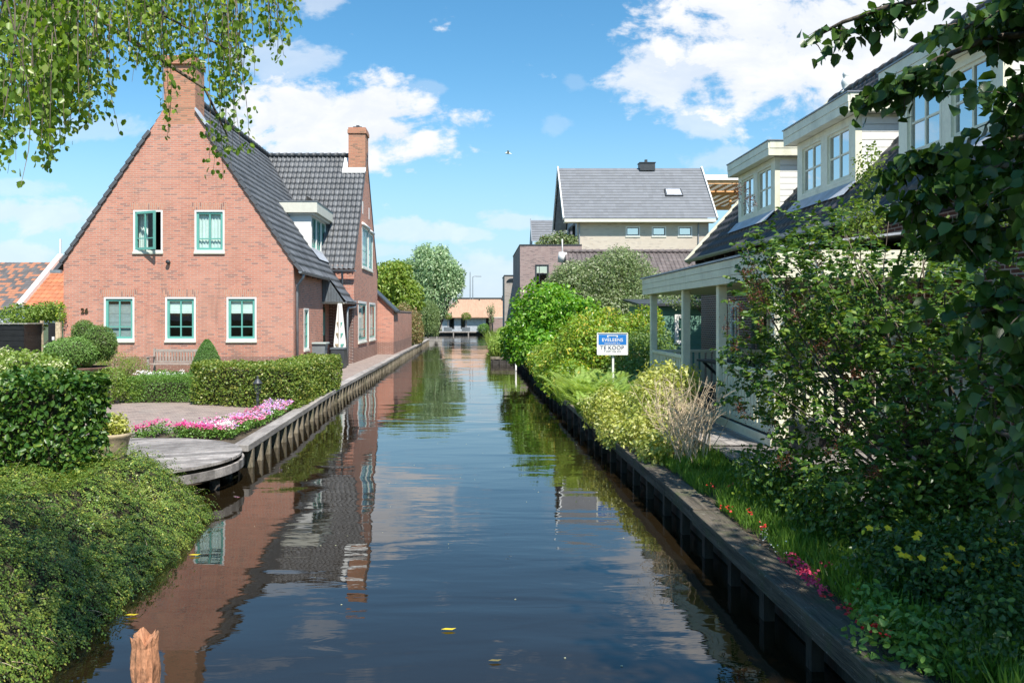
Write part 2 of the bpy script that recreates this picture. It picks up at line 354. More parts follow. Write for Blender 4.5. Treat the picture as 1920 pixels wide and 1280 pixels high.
# wall frames: (u along the wall, v up, d out of the wall) -> world
def fS(y0): return lambda u, v, d: (u, y0 - d, v)      # faces the camera
def fE(x0): return lambda u, v, d: (x0 + d, u, v)      # faces right (canal side of the left houses)
def fW(x0): return lambda u, v, d: (x0 - d, u, v)      # faces left
class MB:
    def __init__(s): s.v = []; s.f = []; s.tf = None
    def frame(s, fn): s.tf = fn; return s
    def add(s, vs, fs):
        n = len(s.v)
        if s.tf:
            o_ = Vector(s.tf(0, 0, 0)); a_, b_, c_ = (Vector(s.tf(*q)) - o_ for q in ((1, 0, 0), (0, 1, 0), (0, 0, 1)))
            if a_.cross(b_).dot(c_) < 0: fs = [tuple(reversed(f)) for f in fs]
            vs = [s.tf(*p) for p in vs]
        s.v += [tuple(p) for p in vs]; s.f += [tuple(i + n for i in f) for f in fs]; return s
    def box(s, a0, a1, b0, b1, c0, c1):
        return s.add([(a0, b0, c0), (a1, b0, c0), (a1, b1, c0), (a0, b1, c0), (a0, b0, c1), (a1, b0, c1), (a1, b1, c1), (a0, b1, c1)],
                     [(0, 3, 2, 1), (4, 5, 6, 7), (0, 1, 5, 4), (1, 2, 6, 5), (2, 3, 7, 6), (3, 0, 4, 7)])
    def quad(s, a, b, c, d): return s.add([a, b, c, d], [(0, 1, 2, 3)])
    def ring(s, u0, u1, v0, v1, t, d0, d1, tb=None):      # a rectangular frame
        tb = t if tb is None else tb
        s.box(u0, u1, v1 - t, v1, d0, d1); s.box(u0, u1, v0, v0 + tb, d0, d1)
        s.box(u0, u0 + t, v0 + tb, v1 - t, d0, d1); s.box(u1 - t, u1, v0 + tb, v1 - t, d0, d1); return s
    def slab(s, outer, holes, d0, d1):                    # polygon with holes, extruded along d
        polys = [outer] + list(holes)
        tri = tessellate_polygon([[Vector((p[0], p[1], 0)) for p in q] for q in polys])
        flat = [p for q in polys for p in q]; n = len(flat)
        vs = [(p[0], p[1], d0) for p in flat] + [(p[0], p[1], d1) for p in flat]
        fs = [tuple(t) for t in tri] + [tuple(i + n for i in reversed(t)) for t in tri]
        k = 0
        for q in polys:
            L = len(q)
            for i in range(L): fs.append((k + i, k + (i + 1) % L, k + (i + 1) % L + n, k + i + n))
            k += L
        return s.add(vs, fs)
    def bar(s, a, b, w, h, upv=(0, 0, 1)):                # a square beam from a to b
        a = Vector(a); b = Vector(b); d = (b - a).normalized(); upv = Vector(upv)
        if abs(d.dot(upv)) > .95: upv = Vector((1, 0, 0))
        x = d.cross(upv).normalized() * w / 2; y = x.cross(d).normalized() * h / 2
        return s.add([a - x - y, a + x - y, a + x + y, a - x + y, b - x - y, b + x - y, b + x + y, b - x + y],
                     [(0, 3, 2, 1), (4, 5, 6, 7), (0, 1, 5, 4), (1, 2, 6, 5), (2, 3, 7, 6), (3, 0, 4, 7)])
    def tube(s, pts, rad, n=8, cap=True):
        pts = [Vector(p) for p in pts]; k = len(pts)
        if not hasattr(rad, '__len__'): rad = [rad] * k
        prev = None; vs = []; fs = []
        for i, p in enumerate(pts):
            d = (pts[min(i + 1, k - 1)] - pts[max(i - 1, 0)]).normalized()
            if prev is None: x = d.orthogonal().normalized()
            else: x = (prev - d * prev.dot(d)).normalized()
            prev = x; y = d.cross(x)
            for j in range(n):
                a = 2 * PI * j / n
                vs.append(p + (x * math.cos(a) + y * math.sin(a)) * rad[i])
        for i in range(k - 1):
            for j in range(n):
                fs.append((i * n + j, i * n + (j + 1) % n, (i + 1) * n + (j + 1) % n, (i + 1) * n + j))
        if cap: fs.append(tuple(range(n))[::-1]); fs.append(tuple((k - 1) * n + j for j in range(n)))
        return s.add(vs, fs)
    def lathe(s, prof, c, n=20, sy=1.0):
        vs = []; fs = []
        for r, z in prof:
            for j in range(n):
                a = 2 * PI * j / n; vs.append((c[0] + r * math.cos(a), c[1] + r * math.sin(a) * sy, c[2] + z))
        for i in range(len(prof) - 1):
            for j in range(n): fs.append((i * n + j, i * n + (j + 1) % n, (i + 1) * n + (j + 1) % n, (i + 1) * n + j))
        fs.append(tuple(range(n))[::-1]); fs.append(tuple((len(prof) - 1) * n + j for j in range(n)))
        return s.add(vs, fs)
    def build(s, name, matn, parent=None, smooth=False, bevel=0):
        me = bpy.data.meshes.new(name); me.from_pydata(s.v, [], s.f); me.update()
        o = link(name, me, matn, parent, smooth)
        if bevel:
            b = o.modifiers.new('bevel', 'BEVEL'); b.width = bevel; b.segments = 2; b.limit_method = 'ANGLE'
        return o
def struct(o): o['kind'] = 'structure'; return o
def smooth_by(o):
    o.data.polygons.foreach_set('use_smooth', [True] * len(o.data.polygons)); return o

# fast mesh from numpy: V (n,3), faces (m,k)
def npmesh(name, V, Fc, matn, parent=None, uv=None):
    V = np.ascontiguousarray(V, dtype=np.float32); Fc = np.ascontiguousarray(Fc, dtype=np.int32)
    m_, k = Fc.shape
    me = bpy.data.meshes.new(name)
    me.vertices.add(len(V)); me.vertices.foreach_set('co', V.ravel())
    me.loops.add(m_ * k); me.loops.foreach_set('vertex_index', Fc.ravel())
    me.polygons.add(m_); me.polygons.foreach_set('loop_start', np.arange(0, m_ * k, k, dtype=np.int32))
    if uv is not None:
        l = me.uv_layers.new(name='UVMap'); l.data.foreach_set('uv', np.ascontiguousarray(uv, dtype=np.float32).ravel())
    me.update(calc_edges=True)
    return link(name, me, matn, parent)

def hashn(ix, iy, iz, seed):
    h = (ix * 374761393 + iy * 668265263 + iz * 2147483647 + seed * 974634777) & 0xffffffff
    h = ((h ^ (h >> 13)) * 1274126177) & 0xffffffff
    return ((h ^ (h >> 16)) & 0xffff) / 65535.0
def vnoise(P, scale, seed=0):
    Q = np.asarray(P, dtype=np.float64) * scale + 1000.0
    I = np.floor(Q).astype(np.int64); f = Q - I; f = f * f * (3 - 2 * f); o = 0
    for dx in (0, 1):
        for dy in (0, 1):
            for dz in (0, 1):
                wgt = (f[:, 0] if dx else 1 - f[:, 0]) * (f[:, 1] if dy else 1 - f[:, 1]) * (f[:, 2] if dz else 1 - f[:, 2])
                o = o + wgt * hashn(I[:, 0] + dx, I[:, 1] + dy, I[:, 2] + dz, seed)
    return o
def fbm(P, scale, seed=0, oct=3):
    a = 1.0; t_ = 0; s = 0
    for i in range(oct):
        t_ = t_ + a * vnoise(P, scale * 2 ** i, seed + i * 7); s += a; a *= .5
    return t_ / s
def nrm(v): return v / np.maximum(np.linalg.norm(v, axis=1, keepdims=True), 1e-9)

QUADL = (np.array([[0, 0, 0], [.5, .34, .08], [1, 0, 0], [.5, -.34, .08]]), np.array([[0, 1, 2, 3]]))
NARROW = (np.array([[0, 0, 0], [.5, .13, .04], [1, 0, -.1], [.5, -.13, .04]]), np.array([[0, 1, 2, 3]]))
OVAL = (np.array([[0, 0, 0], [.28, .26, .07], [.72, .24, .06], [1, 0, -.06], [.72, -.24, .06], [.28, -.26, .07]]), np.array([[0, 1, 2, 3], [0, 3, 4, 5]]))
HEART = (np.array([[0, 0, 0], [.12, .40, .06], [.6, .36, .05], [1, 0, -.12], [.6, -.36, .05], [.12, -.40, .06]]), np.array([[0, 1, 2, 3], [0, 3, 4, 5]]))
def leaves(name, P, axis, norm_, size, matn, parent=None, tmpl=QUADL):
    """one mesh of many leaf blades"""
    tv, tf = tmpl; n = len(P)
    a = nrm(axis); b = nrm(np.cross(norm_, a) + 1e-6); c = np.cross(a, b)
    s = np.asarray(size).reshape(-1, 1, 1) if hasattr(size, '__len__') else np.full((n, 1, 1), size)
    V = P[:, None, :] + s * (tv[None, :, 0:1] * a[:, None] + tv[None, :, 1:2] * b[:, None] + tv[None, :, 2:3] * c[:, None])
    k = len(tv)
    Fc = (tf[None] + (np.arange(n) * k)[:, None, None]).reshape(-1, tf.shape[1])
    return npmesh(name, V.reshape(-1, 3), Fc, matn, parent)
def rdir(n): return nrm(RNG.normal(size=(n, 3)))
def blob_points(n, c, r, rough=.25, scale=1.6, depth=.35, seed=0, lower=-.9):
    d = rdir(int(n * 1.7)); d = d[d[:, 2] > lower][:n]; n = len(d)
    c = np.array(c); r = np.array(r)
    k = 1 + rough * 2 * (fbm(d * 1.0 + c, scale, seed) - .5) + rough * .9 * (vnoise(d + c, scale * 4, seed + 5) - .5)
    k = k * (1 - depth * RNG.random(n) ** 1.8)
    return c + d * r * k[:, None], nrm(d / r)
def bush(name, blobs, dens, size, matn, parent=None, tmpl=QUADL, rough=.25, depth=.35, out=.6, droop=.2, scale=1.6, seed=0, lower=-.9, zmin=None):
    Ps = []; Ns = []
    for i, (c, r) in enumerate(blobs):
        area = 4 * PI * ((r[0] * r[1]) ** 1.6 / 3 + (r[0] * r[2]) ** 1.6 / 3 + (r[1] * r[2]) ** 1.6 / 3) ** (1 / 1.6)
        p, q = blob_points(int(area * dens), c, r, rough, scale, depth, seed + i * 13, lower); Ps.append(p); Ns.append(q)
    P = np.vstack(Ps); N = np.vstack(Ns)
    if zmin is not None:
        k = P[:, 2] > zmin; P = P[k]; N = N[k]
    n = len(P); nn_ = nrm(N * out + rdir(n) * (1 - out * .4) + np.array([0, 0, .25]))
    ax = rdir(n) + N * .4; ax = ax - nn_ * np.sum(ax * nn_, axis=1, keepdims=True) + np.array([0, 0, -droop])
    return leaves(name, P, ax, nn_, size * (0.7 + .6 * RNG.random(n)), matn, parent, tmpl)

def roof_tiles(name, O, Uv, Vv, L, S, tw, th, amp, step, matn, parent=None, nu=8, flat=False):
    """tiled slope: O lower corner, Uv along the eave, Vv up the slope; courses overlap and pantile waves are real relief"""
    O = np.array(O, float); Uv = np.array(Uv, float); Vv = np.array(Vv, float); N = np.cross(Uv, Vv)
    if N[2] < 0: N = -N
    nt = max(1, round(L / tw)); nc = max(1, round(S / th)); tw = L / nt; th = S / nc
    u = np.arange(nt * nu + 1) / nu
    ph = u % 1.0
    prof = amp * (np.cos(2 * PI * ph) * .7 + .3 * np.cos(4 * PI * ph + .9)) if not flat else np.where(np.abs(ph) < .01, -.006, 0.0)
    rows_v = []; rows_h = []; rows_t = []
    for j in range(nc):
        rows_v += [j * th, (j + .5) * th, (j + 1) * th - .002]; rows_h += [step, step * .5, 0.0]; rows_t += [j + .02, j + .5, j + .98]
    rv = np.array(rows_v); rh = np.array(rows_h); rt = np.array(rows_t); m_ = len(rv); k = len(u)
    jit = (RNG.random((nc, nt + 1)) - .5) * (.006 if not flat else .003)
    J = np.repeat(jit, 3, axis=0)[:, np.minimum((np.arange(k) // nu), nt)]
    Vx = O + u[None, :, None] * tw * Uv + rv[:, None, None] * Vv + ((prof[None, :] + rh[:, None]) + J)[:, :, None] * N
    idx = np.arange(m_ * k).reshape(m_, k)
    Fc = np.stack([idx[:-1, :-1], idx[:-1, 1:], idx[1:, 1:], idx[1:, :-1]], axis=-1).reshape(-1, 4)
    uu = np.broadcast_to(u[None, :], (m_, k)); vv = np.broadcast_to(rt[:, None], (m_, k))
    um = ((uu[:-1, :-1] + uu[:-1, 1:]) / 2); vm = vv[:-1, :-1]
    uvv = np.stack([um, vm], axis=-1).reshape(-1, 1, 2).repeat(4, axis=1)
    return npmesh(name, Vx.reshape(-1, 3), Fc, matn, parent, uvv)
WZ = -.345
def W(px, py, Y): return ((px - VX) / F * Y, Y, CZ - (py - VY) / F * Y)
# ================================================================== ground, water, banks
LB = [(3.0, -3.9), (9.3, -3.9), (9.6, -4.2), (11.4, -4.2), (11.6, -3.35), (22.5, -3.72), (47, -4.0), (69.5, -4.15), (72, -5.0), (103, -7.5)]   # left bank (Y, X)
RB = [(-12, 2.12), (4.2, 2.1), (9, 2.1), (17.8, 1.98), (33.5, 1.82), (38, 1.8), (38.05, .66), (47.5, .65), (80, 1.6), (103, 2.0)]
def polymesh(name, pts, z, matn):
    return MB().add([(x, y, z) for x, y in pts], [tuple(range(len(pts)))]).build(name, matn)
def bx(B, y):
    for (a, x0), (b, x1) in zip(B, B[1:]):
        if a <= y <= b: return x0 + (x1 - x0) * (y - a) / (b - a)
mb = MB()
for (a, x0), (b, x1) in zip([(-60, -3.9)] + LB, LB): x0 -= .3; x1 -= .3; mb.add([(-900, a, 0), (x0, a, 0), (x1, b, 0), (-900, b, 0)], [(0, 1, 2, 3)]); mb.add([(x0, a, 0), (x0, a, -1.6), (x1, b, -1.6), (x1, b, 0)], [(0, 1, 2, 3)])
for (a, x0), (b, x1) in zip([(-60, 2.12)] + RB, RB): x0 += .3; x1 += .3; mb.add([(x0, a, 0), (900, a, 0), (900, b, 0), (x1, b, 0)], [(0, 1, 2, 3)]); mb.add([(x0, a, 0), (x0, a, -1.6), (x1, b, -1.6), (x1, b, 0)], [(0, 3, 2, 1)])
mb.add([(-900, 103, 0), (900, 103, 0), (900, 2400, 0), (-900, 2400, 0)], [(0, 1, 2, 3)])
mb.add([(-900, -60, 0), (900, -60, 0), (900, -400, 0), (-900, -400, 0)], [(3, 2, 1, 0)])
mb.add([(-9, 103, 0), (3, 103, 0), (3, 103, -1.6), (-9, 103, -1.6)], [(0, 1, 2, 3)])
struct(mb.build('ground', 'ground'))
struct(MB().add([(-8, -60, WZ), (5, -60, WZ), (5, 103, WZ), (-8, 103, WZ)], [(0, 1, 2, 3)]).build('canal_water', 'water'))

def revet(name, label, B, y0, y1, side, bw, bh, beam, pile, sp, npz, seg=6.0, back=.17):
    """timber bank revetment: cap beam in lengths, boards set back below, piles in front"""
    r = root(name, label, 'revetment', (bx(B, (y0 + y1) / 2), (y0 + y1) / 2, -.5))
    cap = MB(); y = y0
    while y < y1 - .01:
        e = min(y + seg, y1)
        for br in [q[0] for q in B]:
            if y + .05 < br < e - .05: e = br; break
        xa, xb = bx(B, y + .001), bx(B, e - .001); dz = random.uniform(-.006, .006); dx = random.uniform(-.012, .012)
        cap.add([(xa + dx, y + .006, .03 - bh + dz), (xa + dx - side * bw, y + .006, .03 - bh + dz), (xb + dx - side * bw, e - .006, .03 - bh + dz), (xb + dx, e - .006, .03 - bh + dz),
                 (xa + dx, y + .006, .03 + dz), (xa + dx - side * bw, y + .006, .03 + dz), (xb + dx - side * bw, e - .006, .03 + dz), (xb + dx, e - .006, .03 + dz)],
                [(0, 3, 2, 1), (4, 5, 6, 7), (0, 1, 5, 4), (1, 2, 6, 5), (2, 3, 7, 6), (3, 0, 4, 7)])
        y = e
    cap.build('cap_beam', beam, r, bevel=.008)
    bd = MB(); y = y0
    while y < y1:
        e = min(y + 3, y1); xa, xb = bx(B, y + .001) - side * back, bx(B, e - .001) - side * back
        for z0, z1, o_ in ((-.16, .03 - bh, 0), (-.33, -.165, .012), (-.9, -.335, 0)):
            a_, b_ = xa + side * o_, xb + side * o_
            bd.add([(a_, y, z0), (b_, e, z0), (b_, e, z1), (a_, y, z1)], [(0, 1, 2, 3)])
        y = e
    bd.build('board', 'wet_timber', r)
    k = 0; y = y0 + sp / 2
    while y < y1 and k < npz:
        x = bx(B, y); wdt = random.uniform(.04, .05); zt = .03 - bh - .005
        MB().box(x - .09 if side > 0 else x + .02, x - .005 if side > 0 else x + .10, y - wdt, y + wdt, -1.3, zt).build('pile', pile, r)
        y += sp * random.uniform(.92, 1.08); k += 1
    return r
revet('bank_revetment', 'weathered grey timber revetment with close piles along the left bank beside the brick house', LB, 11.75, 69.4, 1, .24, .10, 'weathered_wood', 'pile_wood', .6, 98)
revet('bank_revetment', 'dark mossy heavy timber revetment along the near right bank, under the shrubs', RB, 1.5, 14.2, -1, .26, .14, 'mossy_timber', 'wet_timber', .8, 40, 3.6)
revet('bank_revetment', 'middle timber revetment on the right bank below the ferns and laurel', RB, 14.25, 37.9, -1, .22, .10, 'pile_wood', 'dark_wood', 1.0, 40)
sp_ = root('bank_revetment', 'short timber revetment across the water below the far grass clump', 'revetment', (1.2, 38, -.5))
MB().box(.62, 1.8, 37.96, 38.2, -.08, .03).build('cap_beam', 'pile_wood', sp_)
MB().box(.64, 1.8, 37.99, 38.02, -1, -.085).build('board', 'dark_wood', sp_)
for i in range(4): MB().box(.72 + i * .33, .80 + i * .33, 37.93, 37.985, -1.2, -.09).build('pile', 'dark_wood', sp_)
meta(MB().tube([(1.62, 33.6, -1.2), (1.62, 33.6, .32)], .035, 8).build('mooring_pole', 'white', smooth=True), 'thin white mooring pole standing in the water below the laurel', 'pole')

# path, patio
qp = MB()
ys = [12.0, 16, 22.5, 33, 41.4, 47, 53]
for a, b_ in zip(ys[3:], ys[4:]): qp.add([(-5.6, a, .004), (bx(LB, a) - .22, a, .004), (bx(LB, b_) - .22, b_, .004), (-5.6, b_, .004)], [(0, 1, 2, 3)])
qp.add([(-6.2, 21.5, .004), (bx(LB, 21.5) - .22, 21.5, .004), (bx(LB, 33) - .22, 33, .004), (-6.2, 33, .004)], [(0, 1, 2, 3)])
struct(qp.build('path', 'paver'))
PC = (-7.42, 15.3); PR = 3.1
pts = [(PC[0] + PR * math.cos(a), PC[1] + PR * math.sin(a)) for a in np.linspace(-PI * .75, PI * .95, 60)]
struct(polymesh('patio', pts + [(-12, 15.3), (-12, 12.4)], .006, 'paver'))
kb = MB(); n = 44; aa = np.linspace(-PI * .42, PI * .62, n)
for a0, a1 in zip(aa, aa[1:]):
    a1 = a0 + (a1 - a0) * .96
    q = []
    for r_ in (PR, PR + .13):
        for a in (a0, a1):
            q.append((PC[0] + r_ * math.cos(a), PC[1] + r_ * math.sin(a)))
    kb.add([(q[0][0], q[0][1], 0), (q[1][0], q[1][1], 0), (q[3][0], q[3][1], 0), (q[2][0], q[2][1], 0), (q[0][0], q[0][1], .06), (q[1][0], q[1][1], .06), (q[3][0], q[3][1], .06), (q[2][0], q[2][1], .06)],
           [(4, 5, 6, 7), (0, 1, 5, 4), (1, 2, 6, 5), (2, 3, 7, 6), (3, 0, 4, 7)])
struct(kb.build('kerb', 'kerb_stone'))
struct(polymesh('flower_bed_soil', [(-12, 11.6), (-3.6, 11.6), (-3.85, 16.5), (-4.0, 21.3), (-5.0, 21.3), (-12, 25)], .003, 'soil'))
struct(polymesh('bank_soil', [(2.34, -4), (7, -4), (7, 9), (4, 18.3), (4.2, 40), (1.95, 38), (2.0, 33), (2.2, 17.8), (2.34, 9)], .003, 'soil'))

# wooden deck with a round end
DC = (-4.72, 10.75); DR = 1.5
dk = root('wooden_deck', 'grey wooden deck with rounded end jutting over the water beside the patio', 'deck', (DC[0], DC[1], 0))
th = R(24); cs, sn = math.cos(th), math.sin(th)
bwid = .175; nb = 36
def clipdeck(q):
    """u range of a board at local v inside the stadium (round end to the right, long body to the left)"""
    pass
bd = MB()
poly = [(DC[0] + DR * math.cos(a), DC[1] + DR * math.sin(a)) for a in np.linspace(-PI / 2, PI / 2, 48)] + [(-9.5, DC[1] + DR), (-9.5, DC[1] - DR)]
def cutline(v0):
    """intersections of the board line (direction 24 deg) with the outline"""
    out = []
    for (x0, y0), (x1, y1) in zip(poly, poly[1:] + poly[:1]):
        a = -(x0 - DC[0]) * sn + (y0 - DC[1]) * cs - v0; b_ = -(x1 - DC[0]) * sn + (y1 - DC[1]) * cs - v0
        if a * b_ < 0:
            t_ = a / (a - b_); x = x0 + (x1 - x0) * t_; y = y0 + (y1 - y0) * t_
            out.append((x - DC[0]) * cs + (y - DC[1]) * sn)
    return (min(out), max(out)) if len(out) >= 2 else None
v = -3.4
while v < 3.4:
    q = [cutline(v + .010), cutline(v + bwid / 2), cutline(v + bwid - .010)]
    if all(q):
        zt = .055 + random.uniform(-.002, .002)
        up_ = []
        for (a, b_), vv in zip(q, (v + .010, v + bwid / 2, v + bwid - .010)):
            up_.append(((DC[0] + a * cs - vv * sn, DC[1] + a * sn + vv * cs), (DC[0] + b_ * cs - vv * sn, DC[1] + b_ * sn + vv * cs)))
        L_ = [u[0] for u in up_]; R_ = [u[1] for u in up_]
        ring_ = L_ + R_[::-1]
        nn2 = len(ring_)
        bd.add([(x, y, .02) for x, y in ring_] + [(x, y, zt) for x, y in ring_], [tuple(range(nn2))[::-1], tuple(range(nn2, 2 * nn2))] + [(i, (i + 1) % nn2, (i + 1) % nn2 + nn2, i + nn2) for i in range(nn2)])
    v += bwid
bd.build('deck_boards', 'deck_wood', dk)
rm = MB(); aa = np.linspace(-PI * .62, PI * .38, 40)
for a0, a1 in zip(aa, aa[1:]):
    q = [(DC[0] + r_ * math.cos(a), DC[1] + r_ * math.sin(a)) for r_ in (DR - .01, DR + .025) for a in (a0, a1)]
    rm.add([(x, y, z) for z in (-.14, -.03) for x, y in q], [(0, 1, 3, 2), (4, 6, 7, 5), (2, 3, 7, 6), (0, 4, 5, 1)])
rm.build('rim_board', 'deck_wood', dk)
for a in (-1.2, -.7, -.2, .35): MB().tube([(DC[0] + 1.3 * math.cos(a), DC[1] + 1.3 * math.sin(a), -1.3), (DC[0] + 1.3 * math.cos(a), DC[1] + 1.3 * math.sin(a), .015)], .07, 8).build('support_post', 'dark_wood', dk)
struct(MB().add([(DC[0] + (DR - .12) * math.cos(a), DC[1] + (DR - .12) * math.sin(a), z) for z in (-.2, .018) for a in np.linspace(-PI * .6, PI * .4, 24)], [(i, i + 1, i + 25, i + 24) for i in range(23)]).build('bank_under_deck', 'soil'))

# ================================================================== windows
NSILL = .05
def window(parent, fn, u0, u1, v0, v1, mun_u=(.5,), mun_v=(.30,), frame='white', sash='teal', t=.055, st=.075, sill=True, curtain=None, depth=.09, name='window', gl='glass', swing=False, plain_sash=True):
    wd = MB().frame(fn).ring(u0, u1, v0, v1, t, -depth, .012).build(name, frame, parent)
    iu0, iu1, iv0, iv1 = u0 + t, u1 - t, v0 + t, v1 - t
    if not swing:
        s_ = MB().frame(fn).ring(iu0, iu1, iv0, iv1, st, -depth * .9, -depth * .3)
        w_, h_ = iu1 - iu0, iv1 - iv0
        for q in mun_u: s_.box(iu0 + w_ * q - .022, iu0 + w_ * q + .022, iv0 + st, iv1 - st, -depth * .8, -depth * .36)
        for q in mun_v: s_.box(iu0 + st, iu1 - st, iv0 + h_ * q - .018, iv0 + h_ * q + .018, -depth * .77, -depth * .4)
        s_.build('sash', sash, wd)
        MB().frame(fn).box(iu0 + st - .01, iu1 - st + .01, iv0 + st - .01, iv1 - st + .01, -depth * .66, -depth * .6).build('pane', gl, wd)
    else:                                                       # a casement standing a little open, hinged left
        an = R(24); w_, h_ = (iu1 - iu0), iv1 - iv0
        f0 = fn; fn2 = lambda u, v, d: f0(iu0 + (u * math.cos(an) - d * math.sin(an)) , v, -.03 + u * math.sin(an) + d * math.cos(an))
        s_ = MB().frame(fn2).ring(0, w_, iv0, iv1, st, -.04, .01)
        for q in mun_u: s_.box(w_ * q - .022, w_ * q + .022, iv0 + st, iv1 - st, -.035, .004)
        for q in mun_v: s_.box(st, w_ - st, iv0 + h_ * q - .018, iv0 + h_ * q + .018, -.03, 0)
        s_.build('sash', sash, wd)
        MB().frame(fn2).box(st - .01, w_ - st + .01, iv0 + st, iv1 - st, -.02, -.014).build('pane', gl, wd)
    if sill: MB().frame(fn).box(u0 - .02, u1 + .02, v0 - .075, v0, -.05, .05).build('sill', 'offwhite', wd, bevel=.006)
    if curtain == 'drape':
        n = 60; uu = np.linspace(iu0, iu1, n); c = MB().frame(fn)
        for k, (a, b_) in enumerate(zip(uu, uu[1:])):
            da, db = -.125 + .015 * math.sin(a * 62) + .008 * math.sin(a * 171), -.125 + .015 * math.sin(b_ * 62) + .008 * math.sin(b_ * 171)
            c.add([(a, iv0, da), (b_, iv0, db), (b_, iv1, db), (a, iv1, da)], [(0, 1, 2, 3)])
        c.build('curtain', 'curtain', wd)
    elif curtain == 'half':
        n = 24; uu = np.linspace(iu0, iu0 + (iu1 - iu0) * .35, n); c = MB().frame(fn)
        for a, b_ in zip(uu, uu[1:]): c.add([(a, iv0, -.3 + .02 * math.sin(a * 70)), (b_, iv0, -.3 + .02 * math.sin(b_ * 70)), (b_, iv1, -.3 + .02 * math.sin(b_ * 70)), (a, iv1, -.3 + .02 * math.sin(a * 70))], [(0, 1, 2, 3)])
        c.build('curtain', 'curtain', wd)
    elif curtain == 'blind':
        c = MB().frame(fn); hh = iv1 - iv0
        for k in range(3): c.box(iu0 + .02, iu1 - .02, iv1 - hh * (.14 + .075 * (k + 1)), iv1 - hh * (.14 + .075 * k), -.105, -.095 + .009 * k)
        c.box(iu0 + .02, iu1 - .02, iv1 - hh * .14, iv1, -.115, -.11)
        c.build('blind', 'curtain', wd)
    elif curtain == 'screen':
        c = MB().frame(fn); hh = iv1 - iv0
        c.box(iu0 + .02, iu1 - .02, iv0, iv1 - hh * .13, -.115, -.11)
        for k in (.14, .34, .56): c.box(iu0 + .02, iu1 - .02, iv1 - hh * (k + .03), iv1 - hh * k, -.109, -.104)
        c.build('curtain', 'curtain_grey', wd)
    return wd
def arch(parent, fn, u0, u1, v, h_=.24, sk=.06):
    MB().frame(fn).add([(u0, v, .006), (u1, v, .006), (u1 + sk, v + h_, .006), (u0 - sk, v + h_, .006), (u0, v, -.05), (u1, v, -.05), (u1 + sk, v + h_, -.05), (u0 - sk, v + h_, -.05)],
                       [(0, 1, 2, 3), (0, 4, 5, 1), (1, 5, 6, 2), (2, 6, 7, 3), (3, 7, 4, 0)]).build('lintel', 'brick_arch', parent)
def gutter(parent, a, b, r_=.075, matn='grey_zinc', name='gutter'):
    """half round gutter open to the top from a to b"""
    a = Vector(a); b = Vector(b); d = (b - a).normalized(); x = d.cross(Vector((0, 0, 1))).normalized(); n = 9; vs = []; fs = []
    for p in (a, b):
        for rr in (r_, r_ - .012):
            for j in range(n):
                an = PI + PI * j / (n - 1); vs.append(p + x * math.cos(an) * rr + Vector((0, 0, 1)) * math.sin(an) * rr)
    for j in range(n - 1):
        fs.append((j, j + 1, 2 * n + j + 1, 2 * n + j)); fs.append((n + j, 3 * n + j, 3 * n + j + 1, n + j + 1))
        fs.append((j, n + j, n + j + 1, j + 1))
    fs += [(0, 2 * n, 3 * n, n), (n - 1, 2 * n - 1, 4 * n - 1, 3 * n - 1), tuple(range(n))]
    return MB().add(vs, fs).build(name, matn, parent)

# ================================================================== the brick house with gable, wing and dormer
XE, XW_, XR = -6.0, -13.5, -9.75; Y0 = 26.1; ZE, ZR = 3.74, 9.35
H = root('brick_house', 'large red brick house with steep dark tiled roofs and teal windows on the left bank', 'house', ((XE + XW_) / 2, 33, 0))
def gx(px): return (px - VX) / F * Y0
def gz(py): return CZ - (py - VY) / F * Y0
wins = [(250, 305, 394, 472, 'half', True), (365, 421, 394, 472, 'drape', False), (195, 252, 557, 638, 'screen', False), (310, 367, 557, 638, 'blind', False), (425, 481, 557, 638, 'blind', False)]
holes = [[(gx(a), gz(d)), (gx(b_), gz(d)), (gx(b_), gz(c)), (gx(a), gz(c))] for a, b_, c, d, _, _ in wins]
S0 = fS(Y0)
outer = [(XW_, -.2), (XE, -.2), (XE, ZE - .02), (XR, ZR - .08), (XW_, ZE - .02)]
MB().frame(S0).slab(outer, holes, 0, -.3).build('gable_wall', 'brick', H)
for a, b_, c, d, cu, sw in wins:
    window(H, S0, gx(a), gx(b_), gz(d), gz(c), curtain=cu, swing=sw)
    arch(H, S0, gx(a) - .06, gx(b_) + .06, gz(c) + .01)
# east side wall with a small window; door in the recess below the lean-to
E0 = fE(XE)
sw_ = (27.65, 28.45, .78, 2.22)
MB().frame(E0).slab([(Y0 + .3, -.2), (30.9, -.2), (30.9, ZE - .05), (Y0 + .3, ZE - .05)], [[(sw_[0], sw_[2]), (sw_[1], sw_[2]), (sw_[1], sw_[3]), (sw_[0], sw_[3])]], 0, -.3).build('side_wall', 'brick', H)
window(H, E0, sw_[0], sw_[1], sw_[2], sw_[3], mun_u=(), mun_v=(.33, .66), curtain='screen')
MB().box(XW_, XW_ + .3, Y0 + .3, 45, -.2, ZE - .05).build('side_wall', 'brick', H)
MB().frame(fS(Y0 + 3.2)).slab([(XW_ + .35, 0), (XE - .35, 0), (XE - .35, ZE - .2), (XR, ZR - .8), (XW_ + .35, ZE - .2)], [], 0, -.05).build('inner_wall', 'interior', H)
MB().box(XW_ + .3, XE - .35, Y0 + .3, Y0 + 3.2, 2.65, 2.8).build('floor_slab', 'interior', H)
